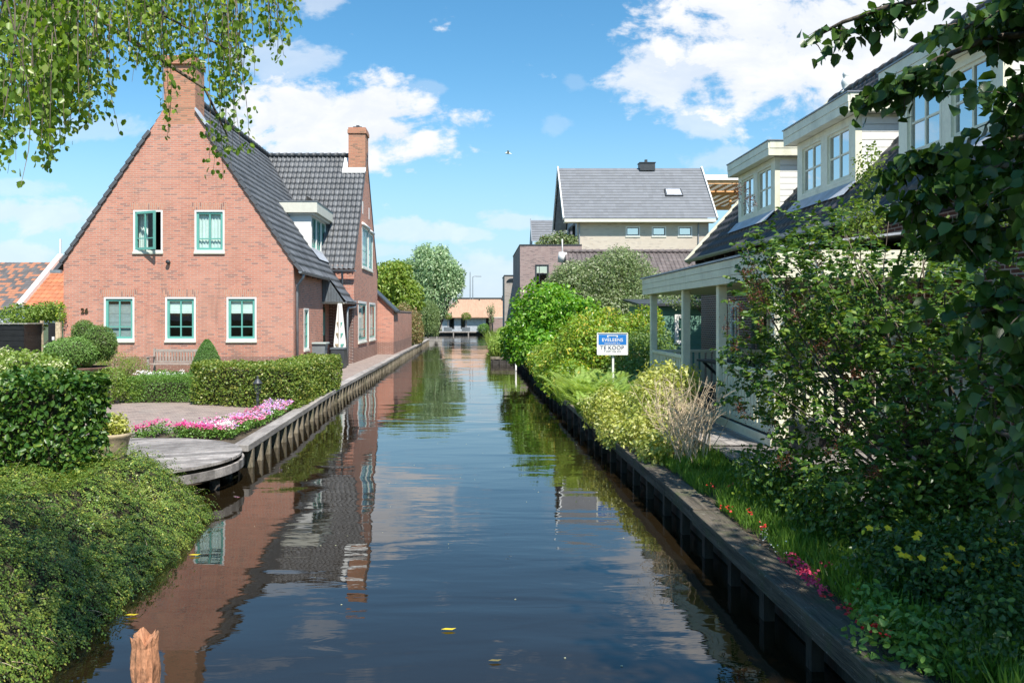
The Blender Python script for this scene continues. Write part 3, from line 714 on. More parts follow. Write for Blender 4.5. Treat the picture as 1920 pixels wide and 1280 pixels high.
# roof slopes
rl = math.hypot(XR - XE, ZR - ZE); uE = ((XR - XE) / rl, 0, (ZR - ZE) / rl)
OV = -.02
eo = (XE + .22, Y0 - OV, ZE - .22 * (ZR - ZE) / (XE - XR))
roof_tiles('roof', eo, (0, 1, 0), uE, 4.82, rl + .4, .23, .33, .026, .034, 'tile_main', H)
roof_tiles('roof', (eo[0], eo[1] + 4.82, eo[2]), (0, 1, 0), uE, 13.6, rl + .4, .23, .33, .026, .034, 'tile_main', H)
uW = (-uE[0], 0, uE[2])
roof_tiles('roof', (XW_ - .22, Y0 - OV, eo[2]), (0, 1, 0), uW, 18.4, rl + .4, .23, .33, .026, .034, 'tile_main', H, nu=4)
# verge strips, dark, standing on the gable edge
for sx in (1, -1):
    vb = MB(); A_ = Vector((XR + sx * (XE - XR + .25), Y0 - .045, eo[2] + .0)); B_ = Vector((XR + sx * .95, Y0 - .045, ZR - .95 * 1.496 + .04)); n_ = 17; dd = (B_ - A_) / n_; up_ = Vector((sx * uE[2], 0, -uE[0]))
    for k in range(n_): vb.bar(A_ + dd * k + up_ * .018, A_ + dd * (k + 1.05) - up_ * .018, .055, .11, tuple(up_))
    vb.build('verge_tiles', 'tile_edge', H)
rt_ = MB()
for k in range(38):
    y = Y0 + .9 + k * .45; rt_.tube([(XR, y, ZR + .1), (XR, y + .47, ZR + .075)], [.13, .105], 8)
rt_.build('ridge_tiles', 'anthracite', H, smooth=True)
MB().bar((XR, Y0 + .15, ZR - .32), (XR, 44, ZR - .32), .1, .2).build('ridge_beam', 'dark_wood', H)
gutter(H, (XE + .26, Y0 - .16, eo[2] - .02), (XE + .26, 30.95, eo[2] - .02))
MB().box(XW_ - .36, XW_ - .02, Y0 - .16, Y0 - .02, eo[2] - .07, eo[2] + .03).build('gutter_end', 'grey_zinc', H)
MB().tube([(XE + .26, Y0 + .25, eo[2] - .09), (XE + .26, Y0 + .25, eo[2] - .2), (XE + .07, Y0 + .25, eo[2] - .45), (XE + .07, Y0 + .25, 0)], .045, 10).build('downpipe', 'grey_zinc', H, smooth=True)
for k in range(4): MB().box(XE, XE + .2, Y0 + 1.0 + k * .95, Y0 + 1.07 + k * .95, ZE - .42, ZE - .25).build('eave_bracket', 'dark_wood', H)
# chimney flush with the gable
ch = MB().box(-10.22, -9.20, Y0 - .006, 26.95, 8.2, 10.15).box(-10.26, -9.16, Y0 - .09, 26.99, 10.15, 10.30).box(-10.24, -9.18, Y0 - .075, 26.97, 10.30, 10.42).build('chimney', 'brick_chimney', H)
ch2 = MB().add([(-10.75, Y0 - .004, 7.85), (-8.75, Y0 - .004, 7.85), (-9.2, Y0 - .004, 8.72), (-10.22, Y0 - .004, 8.72), (-10.75, 26.35, 7.85), (-8.75, 26.35, 7.85), (-9.2, 26.35, 8.72), (-10.22, 26.35, 8.72)],
    [(0, 1, 2, 3), (1, 5, 6, 2), (0, 3, 7, 4)]).build('chimney_shoulder', 'brick', H)
MB().add([(-9.2, Y0 - .09, 8.66), (-8.86, Y0 - .09, 8.16), (-8.81, Y0 - .09, 8.22), (-9.17, Y0 - .09, 8.74), (-9.2, 26.5, 8.62), (-8.9, 26.5, 8.18), (-8.86, 26.5, 8.23), (-9.17, 26.5, 8.69)], [(0, 1, 2, 3), (3, 2, 6, 7), (1, 5, 6, 2)]).build('flashing', 'lead', H)
# wing
WX, WY0, WY1, WYC = -5.15, 33.4, 41.2, 37.3; WE, WR = 4.08, 9.4
def wy(px): return (WX) * F / (px - VX)
def wz(px, py): return CZ - (py - VY) / F * wy(px)
EW = fE(WX)
ww = [(wy(671.5), wy(687), .82, 2.62), (wy(692), wy(703.5), .82, 2.62)]
uw = [(wy(678.5), wy(690), 4.15, 6.02), (wy(690.6), wy(698.5), 4.15, 5.95)]
sl = [(35.8, 36.05, 6.55, 7.1), (37.9, 38.15, 6.55, 7.1)]
hl = [[(a, c), (b_, c), (b_, d), (a, d)] for a, b_, c, d in ww + uw + sl]
MB().frame(EW).slab([(WY0, -.2), (WY1, -.2), (WY1, WE - .16), (WYC, WR - .2), (WY0, WE - .16)], hl, 0, -.3).build('wing_gable', 'brick', H)
for a, b_, c, d in ww: window(H, EW, a, b_, c, d, mun_v=(.28,), curtain='drape', depth=.03, t=.10, st=.09)
for i, (a, b_, c, d) in enumerate(uw):
    wn_ = window(H, EW, a, b_, c, d, mun_v=(.4,), curtain='drape', depth=.03, t=.1, st=.09)
    MB().tube([(WX + .04, a - .05, d + .05), (WX + .04, b_ + .05, d + .05)], .08, 10).build('awning_box', 'white', wn_, smooth=True)
for a, b_, c, d in sl: MB().frame(EW).box(a, b_, c, d, -.2, .01).build('shutter_slot', 'white', H)
MB().box(-12, WX - .3, WY0, WY0 + .3, -.2, WE).build('wing_wall', 'brick', H)
MB().box(-12, WX - .3, WY1 - .3, WY1, -.2, WE).build('wing_wall', 'brick', H)
MB().box(-7.2, -7.15, WY0 + .3, WY1 - .3, 0, 7).build('inner_wall', 'interior', H)
wl = math.hypot(WYC - WY0, WR - WE); uS = (0, (WYC - WY0) / wl, (WR - WE) / wl)
roof_tiles('wing_roof', (-11.5, WY0 - .2 * uS[1], WE - .2 * uS[2]), (1, 0, 0), uS, 11.5 + WX + .015, wl + .2, .205, .36, .045, .022, 'tile_dark', H)
roof_tiles('wing_roof', (-11.5, WY1 + .2 * uS[1], WE - .2 * uS[2]), (1, 0, 0), (0, -uS[1], uS[2]), 11.5 + WX + .015, wl + .2, .205, .36, .034, .04, 'tile_dark', H, nu=4)
for s_, yy in ((1, WY0), (-1, WY1)):
    MB().bar((WX + .012, yy - s_ * .12, WE - .17), (WX + .012, WYC, WR + .01), .022, .10, (0, -s_ * (WR - WE), WYC - WY0)).build('verge_board', 'anthracite', H)
rt_ = MB()
for k in range(14): rt_.tube([(-9.9 + k * .34, WYC, WR + .04), (-9.9 + k * .34 + .36, WYC, WR + .055)], [.10, .12], 8)
rt_.build('ridge_tiles', 'anthracite', H, smooth=True)
gutter(H, (-7.6, WY0 - .3, WE - .22), (WX + .12, WY0 - .3, WE - .22))
MB().tube([(-5.62, WY0 - .25, WE - .28), (-5.62, WY0 - .12, WE - .45), (-5.62, WY0 - .12, 3.0)], .045, 8).build('downpipe', 'grey_zinc', H, smooth=True)
c2 = MB().box(-5.92, WX + .004, 36.75, 37.75, 8.2, 10.35).box(-5.96, WX + .05, 36.70, 37.80, 10.35, 10.52).box(-5.93, WX + .02, 36.73, 37.77, 10.52, 10.62).build('chimney', 'brick_chimney', H)
MB().box(-5.75, -5.35, 37.0, 37.4, 10.68, 10.72).box(-5.72, -5.68, 37.05, 37.35, 10.62, 10.68).box(-5.42, -5.38, 37.05, 37.35, 10.62, 10.68).box(-5.62, -5.48, 37.1, 37.3, 10.72, 10.80).build('chimney_cap', 'anthracite', c2)
MB().add([(-5.96, 36.74, 8.78), (WX + .03, 36.74, 8.78), (WX + .03, 36.6, 8.52), (-6.2, 36.6, 8.52), (-6.16, 37.1, 9.3), (-5.93, 37.1, 9.3)], [(0, 1, 2, 3), (0, 3, 4, 5)]).build('flashing', 'white', H)
# lean-to (catslide) over the front door
LX, LZ = -5.12, 2.52
ll = math.hypot(XE + .1 - LX, 3.9 - LZ); uL = ((XE + .0 - LX), 0, 1.42 * (LX - XE)); k_ = math.sqrt(uL[0] ** 2 + uL[2] ** 2); uL = (uL[0] / k_, 0, uL[2] / k_)
roof_tiles('porch_roof', (LX, 30.95, LZ), (0, 1, 0), uL, 3.0, 2.1, .25, .33, .012, .03, 'tile_main', H)
MB().frame(fS(30.97)).slab([(XE + .0, 2.5), (LX - .06, 2.5), (XE + .0, 3.72)], [], 0, -.05).build('porch_cheek', 'dark_slate_panel', H)
bt = MB().frame(fS(30.97))
for k in range(1, 7): bt.box(XE + .0 + k * .11, XE + k * .11 + .012, 2.52, 3.66 - k * .11 * 1.5, .0, .008)
bt.build('porch_batten', 'anthracite', H)
MB().box(XE - .3, LX - .02, 31.03, 33.35, 2.44, 2.5).build('porch_soffit', 'offwhite', H)
gutter(H, (LX + .05, 30.9, LZ - .02), (LX + .05, 34.1, LZ - .02), .065)
MB().tube([(LX + .05, 33.3, LZ - .08), (LX + .05, 33.2, LZ - .2), (LX + .0, 31.7, LZ - .24), (LX, 31.55, LZ - .36), (LX, 31.55, 0)], .042, 8).build('downpipe', 'grey_zinc', H, smooth=True)
MB().frame(E0).box(30.9, 31.1, 0, 2.45, -.3, 0).build('door_jamb', 'brick', H)
MB().box(XE - .9, WX - .01, 33.1, 33.4, -.2, 2.45).build('recess_wall', 'brick_dark', H)
dr = MB().frame(fE(XE - .12)).box(31.1, 32.2, .1, 2.3, -.05, 0).build('front_door', 'dark_green', H)
MB().frame(fE(XE - .12)).box(31.25, 32.05, 1.2, 2.1, .002, .012).build('door_panel', 'teal', dr)
MB().frame(fE(XE - .12)).box(32.2, 33.1, 0, 2.45, -.1, -.02).build('recess_wall', 'brick', H)
# carved white screen under the lean-to: a tall hexagon with a mast and small green ledges
sc_y = 31.0; scx = -5.33
def hx(z): 
    return np.interp(z, [.12, .45, .85, 2.44], [.14, .19, .24, .08])
zz = list(np.linspace(.12, 2.44, 30)); outl = [(scx + hx(z) * (1 if z < .85 else 1), z) for z in zz] + [(scx - hx(z), z) for z in zz[::-1]]
ps = root('carved_screen', 'white carved timber screen with green mast and ledges beside the front door', 'screen', (scx, sc_y, .1))
MB().frame(fS(sc_y)).slab(outl, [], 0, -.03).build('panel', 'white', ps)
MB().frame(fS(sc_y)).box(scx - .035, scx + .035, .12, 2.44, .002, .06).build('mast', 'white', ps)
for z in (.42, .88, 1.30, 1.72):
    q = hx(z) * .72
    for s_ in (1, -1):
        MB().frame(fS(sc_y)).slab([(scx + s_ * .04, z), (scx + s_ * q, z), (scx + s_ * .04, z - .22)], [], .002, .035).build('ledge', 'teal' if s_ > 0 else 'terracotta', ps)
# dormer on the east slope
DY0, DY1, DX = 31.5, 34.6, -6.55
DZ0, DZ1 = 4.62, 5.95
D = MB().box(-8.0, DX - .0, DY0, DY1, DZ1, DZ1 + .08)
D = MB().add([(-8.1, DY0, 6.0), (DX, DY0, DZ0 - .05), (DX, DY0, 6.0), (-8.1, DY0 + .1, 6.0), (DX, DY0 + .1, DZ0 - .05), (DX, DY0 + .1, 6.0),
              (-8.1, DY0, 5.0), (-8.1, DY0 + .1, 5.0)], [(6, 1, 2, 0), (7, 3, 5, 4), (1, 4, 5, 2), (6, 7, 4, 1), (0, 2, 5, 3)])
D = D.build('dormer', 'white', H)
MB().box(-8.1, DX, DY1 - .1, DY1, 5, 6.0).build('cheek', 'white', D)
MB().box(-8.25, DX + .28, DY0 - .22, DY1 + .12, 6.0, 6.42).build('fascia', 'offwhite', D, bevel=.01)
MB().box(-8.2, DX + .16, DY0 - .10, DY1 + .05, 5.93, 6.0).build('moulding', 'white', D)
MB().box(-8.27, DX + .30, DY0 - .24, DY1 + .14, 6.422, 6.45).build('roof_edge', 'grey_zinc', D)
for k in range(3):
    a = DY0 + .12 + k * (DY1 - DY0 - .2) / 3
    window(D, fE(DX), a, a + (DY1 - DY0 - .26) / 3, DZ0, DZ1 - .02, mun_u=(.5,), mun_v=(.3,), sill=False, st=.05, depth=.08)
MB().box(DX - 1.2, DX - 1.15, DY0 + .1, DY1 - .1, 4.5, 6).build('inner_wall', 'interior', D)
MB().add([(DX + .0, DY0 - .05, DZ0 + .02), (DX + .35, DY0 - .05, DZ0 - .43), (DX + .35, DY1, DZ0 - .43), (DX, DY1, DZ0 + .02)], [(0, 1, 2, 3)]).build('flashing', 'lead', D)
# annex and garden wall beyond the wing
MB().frame(fS(41.4)).slab([(-9, -.2), (-4.33, -.2), (-4.33, 2.3), (WX, 3.1), (-9, 3.1)], [], 0, -.25).build('annex_wall', 'brick', H)
MB().add([(-4.2, 41.25, 2.25), (-4.2, 43.4, 2.25), (-5.5, 43.4, 3.5), (-5.5, 41.25, 3.5), (-4.2, 41.25, 2.15), (-4.2, 43.4, 2.15), (-5.5, 43.4, 3.4), (-5.5, 41.25, 3.4)],
         [(0, 1, 2, 3), (0, 4, 5, 1), (0, 3, 7, 4), (1, 5, 6, 2), (4, 7, 6, 5)]).build('annex_roof', 'tile_dark' if 0 else 'anthracite', H)
gw = root('garden_wall', 'long red brick garden wall along the quay beyond the house', 'wall', (-4.4, 47, 0))
MB().box(-4.58, -4.335, 41.66, 52.8, -.2, 2.22).build('wall', 'brick', gw)
MB().box(-4.61, -4.31, 41.66, 52.83, 2.22, 2.28).build('coping', 'brick_purple', gw)
# number 26 and a small lamp
def text(s, name, loc, size, matn, parent, rot=(R(90), 0, 0), ext=.006, bold=0, sx=1):
    cu = bpy.data.curves.new(name, 'FONT'); cu.body = s; cu.size = size; cu.extrude = ext; cu.offset = bold; cu.align_x = 'CENTER'; cu.space_character = 1.08
    tmp = bpy.data.objects.new('tmp', cu); COL.objects.link(tmp); bpy.context.view_layer.update()
    me = bpy.data.meshes.new_from_object(tmp.evaluated_get(bpy.context.evaluated_depsgraph_get())); bpy.data.objects.remove(tmp); bpy.data.curves.remove(cu)
    me.materials.clear(); me.materials.append(M[matn])
    o = bpy.data.objects.new(name, me); COL.objects.link(o); o.rotation_euler = rot; o.scale = (sx, 1, 1)
    o.parent = parent; o.location = Vector(loc) - (parent.location if parent.type == 'EMPTY' else Vector((0, 0, 0)))
    return o
text('26', 'house_number', (gx(159), Y0 - .02, gz(587)), .23, 'bronze', H, ext=.015, bold=.006)
MB().tube([(gx(317), Y0, gz(492)), (gx(317), Y0 - .12, gz(491))], [.05, .07], 8).build('wall_lamp', 'anthracite', H, smooth=True)
# ================================================================== right bank house with three dormers and a porch
RX, RE = 6.6, 3.59                       # wall plane, eave height at X 6.3
R0, R1 = 2.0, 23.6
K = 1.12
HR = root('dormer_house', 'dark brick house with three cream boarded dormers along the right bank', 'house', (9.5, 13, 0))
WR = fW(RX)
rw = [(12.0, 12.9, 1.1, 2.55), (15.2, 16.2, .4, 2.5), (17.2, 18.2, 1.1, 2.5), (20.2, 21.0, .9, 2.3)]
hl = [[(a, c), (b_, c), (b_, d), (a, d)] for a, b_, c, d in rw]
MB().frame(WR).slab([(R0, -.2), (R1, -.2), (R1, 3.75), (R0, 3.75)], hl, 0, -.3).build('front_wall', 'brick_dark', HR)
for a, b_, c, d in rw: window(HR, WR, a, b_, c, d, frame='cream', sash='white', mun_v=(.33, .66), curtain=None)
MB().box(RX + 2.5, RX + 2.55, R0, R1, 0, 6).build('inner_wall', 'interior', HR)
MB().frame(WR).box(18.3, 18.75, 1.1, 2.5, .003, .04).build('shutter', 'dark_green', HR)
RXR = 10.45
zr = RE + K * (RXR - 6.3)
MB().frame(lambda u, v, d: (u, R1 - d, v)).slab([(RX + .3, -.2), (2 * RXR - RX - .3, -.2), (2 * RXR - RX - .3, 3.9), (RXR, zr - .2), (RX + .3, 3.9)], [], 0, .3).build('end_wall', 'brick_dark', HR)
k_ = math.hypot(1, K); uR = (1 / k_, 0, K / k_)
roof_tiles('roof', (6.25, R0, RE - .02), (0, 1, 0), uR, R1 + .05 - R0, (RXR - 6.25) * k_, .24, .34, .028, .035, 'tile_right', HR)
roof_tiles('roof', (2 * RXR - 6.25, R0, RE - .02), (0, 1, 0), (-uR[0], 0, uR[2]), R1 + .05 - R0, (RXR - 6.25) * k_, .24, .34, .028, .035, 'tile_right', HR, nu=4)
MB().bar((6.2, R1 + .08, RE - .06), (RXR + .02, R1 + .08, zr + .04), .07, .2, (-K, 0, 1)).build('verge_board', 'cream', HR)
rt_ = MB()
for k in range(48): rt_.tube([(RXR, R0 + k * .45, zr + .06), (RXR, R0 + k * .45 + .47, zr + .04)], [.12, .10], 8)
rt_.build('ridge_tiles', 'tile_right', HR, smooth=True)
gutter(HR, (6.22, R0, RE - .0), (6.22, R1 + .1, RE - .0), .085)
for k in range(24): MB().box(6.28, 6.6, R0 + .3 + k * .9, R0 + .36 + k * .9, RE - .16, RE - .04).build('rafter_end', 'dark_wood', HR)
MB().box(6.3, 6.62, R0, R1, RE - .2, RE - .17).build('eave_board', 'dark_wood', HR)
MB().tube([(6.3, 18.9, RE - .1), (6.5, 18.9, RE - .45), (6.52, 18.9, 0)], .045, 8).build('downpipe', 'grey_zinc', HR, smooth=True)
MB().tube([(6.3, 6.6, RE - .1), (6.5, 6.6, RE - .45), (6.52, 6.6, 0)], .05, 8).build('downpipe', 'white', HR, smooth=True)
DXF = 6.9
for (a, b_) in ((14.6, 17.25), (18.55, 21.15), (10.5, 13.1)):
    zb, zt = 4.36, 5.52
    d = MB().box(DXF - .0, DXF + .12, a, b_, zb, zb + .1).box(DXF, DXF + .12, a, b_, zt, zt + .1)
    for q in (a, (a + b_) / 2 - .09, b_ - .2): d.box(DXF, DXF + .12, q, q + (.2 if q != (a + b_) / 2 - .09 else .18), zb + .1, zt)
    d = d.build('dormer', 'cream', HR)
    for q in (a + .2, (a + b_) / 2 + .09):
        window(d, fW(DXF + .01), q + .003, q + (b_ - a) / 2 - .295, zb + .103, zt - .003, frame='cream', sash='cream', mun_v=(.5,), t=.05, st=.055, sill=False, gl='glass_sky')
    for yy in (a, b_ - .1):
        ck = MB()
        nb_ = 9
        for k in range(nb_):
            z0 = zb - .05 + k * (zt + .1 - zb) / nb_; z1 = z0 + (zt + .1 - zb) / nb_ - .012
            x1 = 6.3 + (z0 + .15 - RE) / K + .25
            if x1 > DXF + .13: ck.box(DXF + .122, x1 + .3, yy + .004 * (k % 2), yy + .1, z0, z1)
        ck.build('cheek_boards', 'white', d)
        MB().box(DXF + .1, 9.3, yy + .03, yy + .07, zb - .1, zt + .1).build('cheek_backing', 'cream', d)
    fa = MB()
    for k in range(2): fa.box(DXF - .22 - .01 * k, DXF - .19, a - .2, b_ + .2, zt + .1 + k * .165, zt + .26 + k * .165).box(DXF - .189, 9.3, a - .2 - .01 * k, a - .17, zt + .1 + k * .165, zt + .26 + k * .165).box(DXF - .189, 9.3, b_ + .17, b_ + .2 + .01 * k, zt + .1 + k * .165, zt + .26 + k * .165)
    fa.build('fascia', 'cream', d)
    MB().box(DXF - .18, 9.3, a - .165, b_ + .165, zt + .11, zt + .4).build('dormer_roof', 'cream', d)
    MB().box(DXF - .25, 9.3, a - .23, b_ + .23, zt + .431, zt + .455).build('roof_edge', 'grey_zinc', d)
    MB().box(DXF + .2, DXF + 1.2, a + .1, b_ - .1, zb - .2, zb - .1).build('inner_floor', 'curtain_grey', d)
    MB().add([(DXF - .02, a - .1, zb + .03), (DXF - .26, a - .1, zb - .23), (DXF - .26, b_ + .1, zb - .23), (DXF - .02, b_ + .1, zb + .03)], [(0, 1, 2, 3), (3, 2, 1, 0)][:1]).build('lead_apron', 'lead', d)
# statue at the end of the ridge
st = MB().lathe([(.13, 0), (.13, .06), (.09, .08), (.07, .12), (.10, .2), (.12, .3), (.10, .38), (.05, .43), (.075, .47), (.085, .53), (.07, .59), (.02, .62)], (RXR, 22.7, zr + .02), 12).build('roof_statue', 'white', smooth=True)
meta(st, 'small white figure standing on the ridge of the dormer house', 'statue')

# porch (a part of the house: fascia, posts, railing, floor)
PX = 4.0; PY0, PY1 = 10.65, 18.3
PO = MB().box(PX - .1, RX - .002, PY0 - .05, PY1 + .1, .2, .30).build('porch_floor', 'dark_wood', HR)
fb = MB()
for k, (z0, z1) in enumerate(((2.42, 2.535), (2.54, 2.655), (2.66, 2.775))):
    o_ = .006 * k
    fb.box(PX - .16 - o_, PX - .12, PY0 - .25, PY1 + .3, z0, z1)
    fb.box(PX - .119, RX - .01, PY1 + .26, PY1 + .3 + o_, z0, z1); fb.box(PX - .119, RX - .01, PY0 - .25 - o_, PY0 - .21, z0, z1)
fb.build('porch_fascia', 'cream', HR)
MB().add([(PX - .2, PY0 - .3, 2.785), (PX - .2, PY1 + .34, 2.785), (RX - .005, PY1 + .34, 3.1), (RX - .005, PY0 - .3, 3.1),
          (PX - .2, PY0 - .3, 2.815), (PX - .2, PY1 + .34, 2.815), (RX - .005, PY1 + .34, 3.13), (RX - .005, PY0 - .3, 3.13)], [(0, 3, 2, 1), (4, 5, 6, 7), (0, 1, 5, 4), (1, 2, 6, 5), (3, 0, 4, 7)]).build('porch_roof', 'lead', HR)
MB().box(PX - .118, RX - .012, PY0 - .2, PY1 + .25, 2.42, 2.44).build('porch_ceiling', 'cream', HR)
for y in (PY1 - .15, 15.35, 13.1, PY0 + .0):
    MB().box(PX - .07, PX + .07, y - .065, y + .075, .302, 2.419).build('porch_post', 'cream', HR, bevel=.006)
def rail(p0, p1):
    x0, y0 = p0; x1, y1 = p1; L = math.hypot(x1 - x0, y1 - y0); ux, uy = (x1 - x0) / L, (y1 - y0) / L
    MB().bar((x0, y0, 1.14), (x1, y1, 1.14), .09, .06).build('top_rail', 'cream', HR)
    MB().bar((x0, y0, .36), (x1, y1, .36), .05, .09).build('bottom_rail', 'cream', HR)
    sl_ = MB(); n_ = max(2, int(L / .135))
    for k in range(n_):
        t_ = (k + .5) * L / n_; c_ = (x0 + ux * t_, y0 + uy * t_)
        sl_.bar((c_[0], c_[1], .405), (c_[0], c_[1], 1.109), .085 if abs(uy) < .5 else .022, .022 if abs(uy) < .5 else .085, (0, 1, 0))
    sl_.build('balusters', 'cream', HR)
for a, b_ in ((PY0 + .07, 13.03), (15.43, PY1 - .22)): rail((PX, a), (PX, b_))
rail((PX + .07, PY0), (RX - .02, PY0)); rail((PX + .07, PY1 - .13), (RX - .02, PY1 - .13))
MB().box(PX - .12, PX - .1, PY0 - .06, PY1 + .1, .18, .31).build('porch_skirt', 'cream', HR)
for y in (PY0 + .1, 12.6, 14.8, 17): MB().box(PX + .05, PX + .25, y, y + .2, -.1, .199).build('pier', 'dark_wood', HR)
# table and folding chairs on the porch
pt = root('porch_table', 'dark garden table with crossed legs standing on the porch', 'table', (5.0, 15.9, .3))
MB().box(4.55, 5.45, 15.2, 16.6, 1.0, 1.04).build('table_top', 'pot_dark', pt)
for y in (15.35, 16.4):
    MB().bar((4.65, y, .31), (5.35, y, .99), .05, .05, (0, 1, 0)).build('leg', 'pot_dark', pt); MB().bar((5.35, y + .05, .31), (4.65, y + .05, .99), .05, .05, (0, 1, 0)).build('leg', 'pot_dark', pt)
def chair(x, y, label):
    c = root('folding_chair', label, 'chair', (x, y, .302), 'dark slatted chairs on the porch')
    MB().box(x - .2, x + .2, y - .2, y + .2, .74, .77).build('seat', 'pot_dark', c)
    for s_ in (-1, 1):
        MB().bar((x + s_ * .19, y - .2, .305), (x + s_ * .19, y + .18, .74), .03, .03, (1, 0, 0)).build('leg', 'pot_dark', c)
        MB().bar((x + s_ * .16, y + .22, .305), (x + s_ * .16, y - .24, 1.22), .03, .03, (1, 0, 0)).build('leg', 'pot_dark', c)
    b_ = MB()
    for k in range(4): b_.box(x - .15, x + .15, y - .25 + .0, y - .225, .90 + k * .08, .95 + k * .08)
    b_.build('backrest', 'pot_dark', c)
chair(4.75, 14.6, 'dark folding chair on the porch with its back nearest the canal'); chair(5.4, 14.4, 'dark folding chair farther in under the porch roof')

# low timber terrace in front of the porch
tr = root('timber_terrace', 'low dark timber terrace with ribbed side beside the porch', 'terrace', (3.6, 12, 0))
tb = MB(); x = 3.1
while x < 3.86: tb.box(x, x + .138, 10.62, 17.2, .16, .19); x += .145
y = 9.0
while y < 10.6: tb.box(3.1, 5.6, y, y + .138, .16, .19); y += .145
tb.build('boards', 'deck_wood', tr)
sd_ = MB()
for k in range(5): sd_.box(3.115, 3.13, 9.01, 17.2, .0 + k * .032, .0 + k * .032 + .02).box(3.131, 5.6, 9.015, 9.03, .0 + k * .032, .0 + k * .032 + .02)
sd_.box(3.14, 3.16, 9.04, 17.2, -.05, .155).box(3.161, 5.6, 9.04, 9.06, -.05, .155)
sd_.build('ribbed_side', 'dark_wood', tr)
pd = root('plant_pot', 'dark tapered plant pot on the timber terrace by the porch corner', 'pot', (4.05, 9.9, .19))
MB().lathe([(.13, 0), (.15, .1), (.19, .35), (.205, .45), (.185, .45), (.17, .40), (.0, .40)], (4.05, 9.9, .192), 20).build('pot', 'pot_dark', pd, smooth=True)

# ================================================================== for sale board
SX, SY = 2.7, 16.6; sg = root('sale_board', 'white and blue TE KOOP sale board on a thin post among the ferns', 'sign', (SX, SY, 0))
def sW(px, py): return ((px - VX) / F * SY, CZ - (py - VY) / F * SY)
x0, z1 = sW(1119.5, 624); x1, z0 = sW(1177, 665)
MB().box(x0, x1, SY, SY + .03, z0, z1).build('board', 'white', sg)
MB().box(x0 + .03, x1 - .03, SY - .004, SY - .001, z0 + (z1 - z0) * .46, z1 - .035).build('blue_field', 'blue_sign', sg)
cx_ = (x0 + x1) / 2; hh = z1 - z0
MB().box(cx_ - .11, cx_ + .11, SY - .009, SY - .005, z0 + hh * .86, z0 + hh * .89).box(cx_ - .11, cx_ - .085, SY - .009, SY - .005, z0 + hh * .80, z0 + hh * .859).box(cx_ + .085, cx_ + .11, SY - .009, SY - .005, z0 + hh * .80, z0 + hh * .859).build('emblem', 'white', sg)
text('EVELEENS', 'lettering', (cx_, SY - .006, z0 + hh * .61), .095, 'white', sg, ext=.001, bold=.0012)
text('MAKELAARS B.V.', 'lettering', (cx_, SY - .006, z0 + hh * .49), .042, 'white', sg, ext=.001)
text('TE', 'lettering', (cx_ - .19, SY - .003, z0 + hh * .24), .112, 'navy', sg, ext=.001, bold=.001)
text('KOOP', 'lettering', (cx_ + .075, SY - .003, z0 + hh * .24), .112, 'navy', sg, ext=.001, bold=.001)
text('T 0297 326 444', 'lettering', (cx_, SY - .003, z0 + hh * .12), .05, 'navy', sg, ext=.001)
MB().ring(0, 1, 0, 1, .01, 0, .01) if 0 else None
MB().box(x0, x1, SY - .012, SY - .0005, z1 - .012, z1 + .004).box(x0, x1, SY - .012, SY - .0005, z0 - .004, z0 + .01).box(x0 - .004, x0 + .012, SY - .012, SY - .0005, z0 + .0105, z1 - .0125).box(x1 - .012, x1 + .004, SY - .012, SY - .0005, z0 + .0105, z1 - .0125).build('rim', 'white', sg)
MB().box(cx_ + .0, cx_ + .04, SY + .031, SY + .071, -.3, z1 - .02).build('post', 'white', sg)

# ================================================================== buildings behind on the right
MH = root('modern_house', 'pale brick modern house with a big grey flat tiled roof behind the trees', 'house', (12, 63.5, 0))
mw = [(1173, 1200), (1222, 1249), (1271, 1298)]
YM = 60.0
def mx(px): return (px - VX) / F * YM
mz0, mz1 = 7.98, 8.72
MB().frame(fS(YM)).slab([(7.5, 0), (17.35, 0), (17.35, 9.1), (7.5, 9.1)], [[(mx(a), mz0), (mx(b_), mz0), (mx(b_), mz1), (mx(a), mz1)] for a, b_ in mw], 0, -.3).build('wall', 'brick_cream', MH)
for a, b_ in mw: window(MH, fS(YM), mx(a), mx(b_), mz0, mz1, frame='white', sash='anthracite', mun_u=(), mun_v=(), t=.09, st=.05, gl='glass_sky')
for px in (1086, 1309): MB().tube([(mx(px), YM - .06, 0), (mx(px), YM - .06, 9.05)], .05, 8).build('downpipe', 'grey_zinc', MH)
MB().box(7.4, 17.35, YM + 2.2, YM + 2.3, 0, 9).build('inner_wall', 'interior', MH)
YR, ZRM = 63.6, 13.75; EX0, EX1 = 6.45, 17.75
Lm = math.hypot(YR - 59.4, ZRM - 9.25); um = (0, (YR - 59.4) / Lm, (ZRM - 9.25) / Lm)
roof_tiles('roof', (EX0, 59.4, 9.25), (1, 0, 0), um, EX1 - EX0, Lm, .33, .34, 0, .045, 'tile_flat', MH, nu=2, flat=True)
roof_tiles('roof', (EX0, 67.8, 9.25), (1, 0, 0), (0, -um[1], um[2]), EX1 - EX0, Lm, .33, .34, 0, .045, 'tile_flat', MH, nu=2, flat=True)
MB().box(EX0 + .02, EX1 - .02, 59.36, 59.5, 8.98, 9.22).box(EX0 + .02, EX1 - .02, 59.501, 60.3, 8.98, 9.05).build('eave_fascia', 'offwhite', MH)
for xx in (EX0 - .06, EX1 + .06):
    MB().bar((xx, 59.35, 9.2), (xx, YR, ZRM + .05), .09, .26, (0, -1, 1)).bar((xx, YR, ZRM + .05), (xx, 67.85, 9.2), .09, .26, (0, 1, 1)).build('verge_board', 'white', MH)
MB().frame(fW(7.5)).slab([(60.31, 0), (67, 0), (67, 9.0), (YR, ZRM - .3), (60.31, 9.6)], [[(61.2, 6.8), (65.8, 6.8), (65.8, 9.2), (61.2, 9.2)]], .0, -.2).build('gable_wall', 'lead', MH)
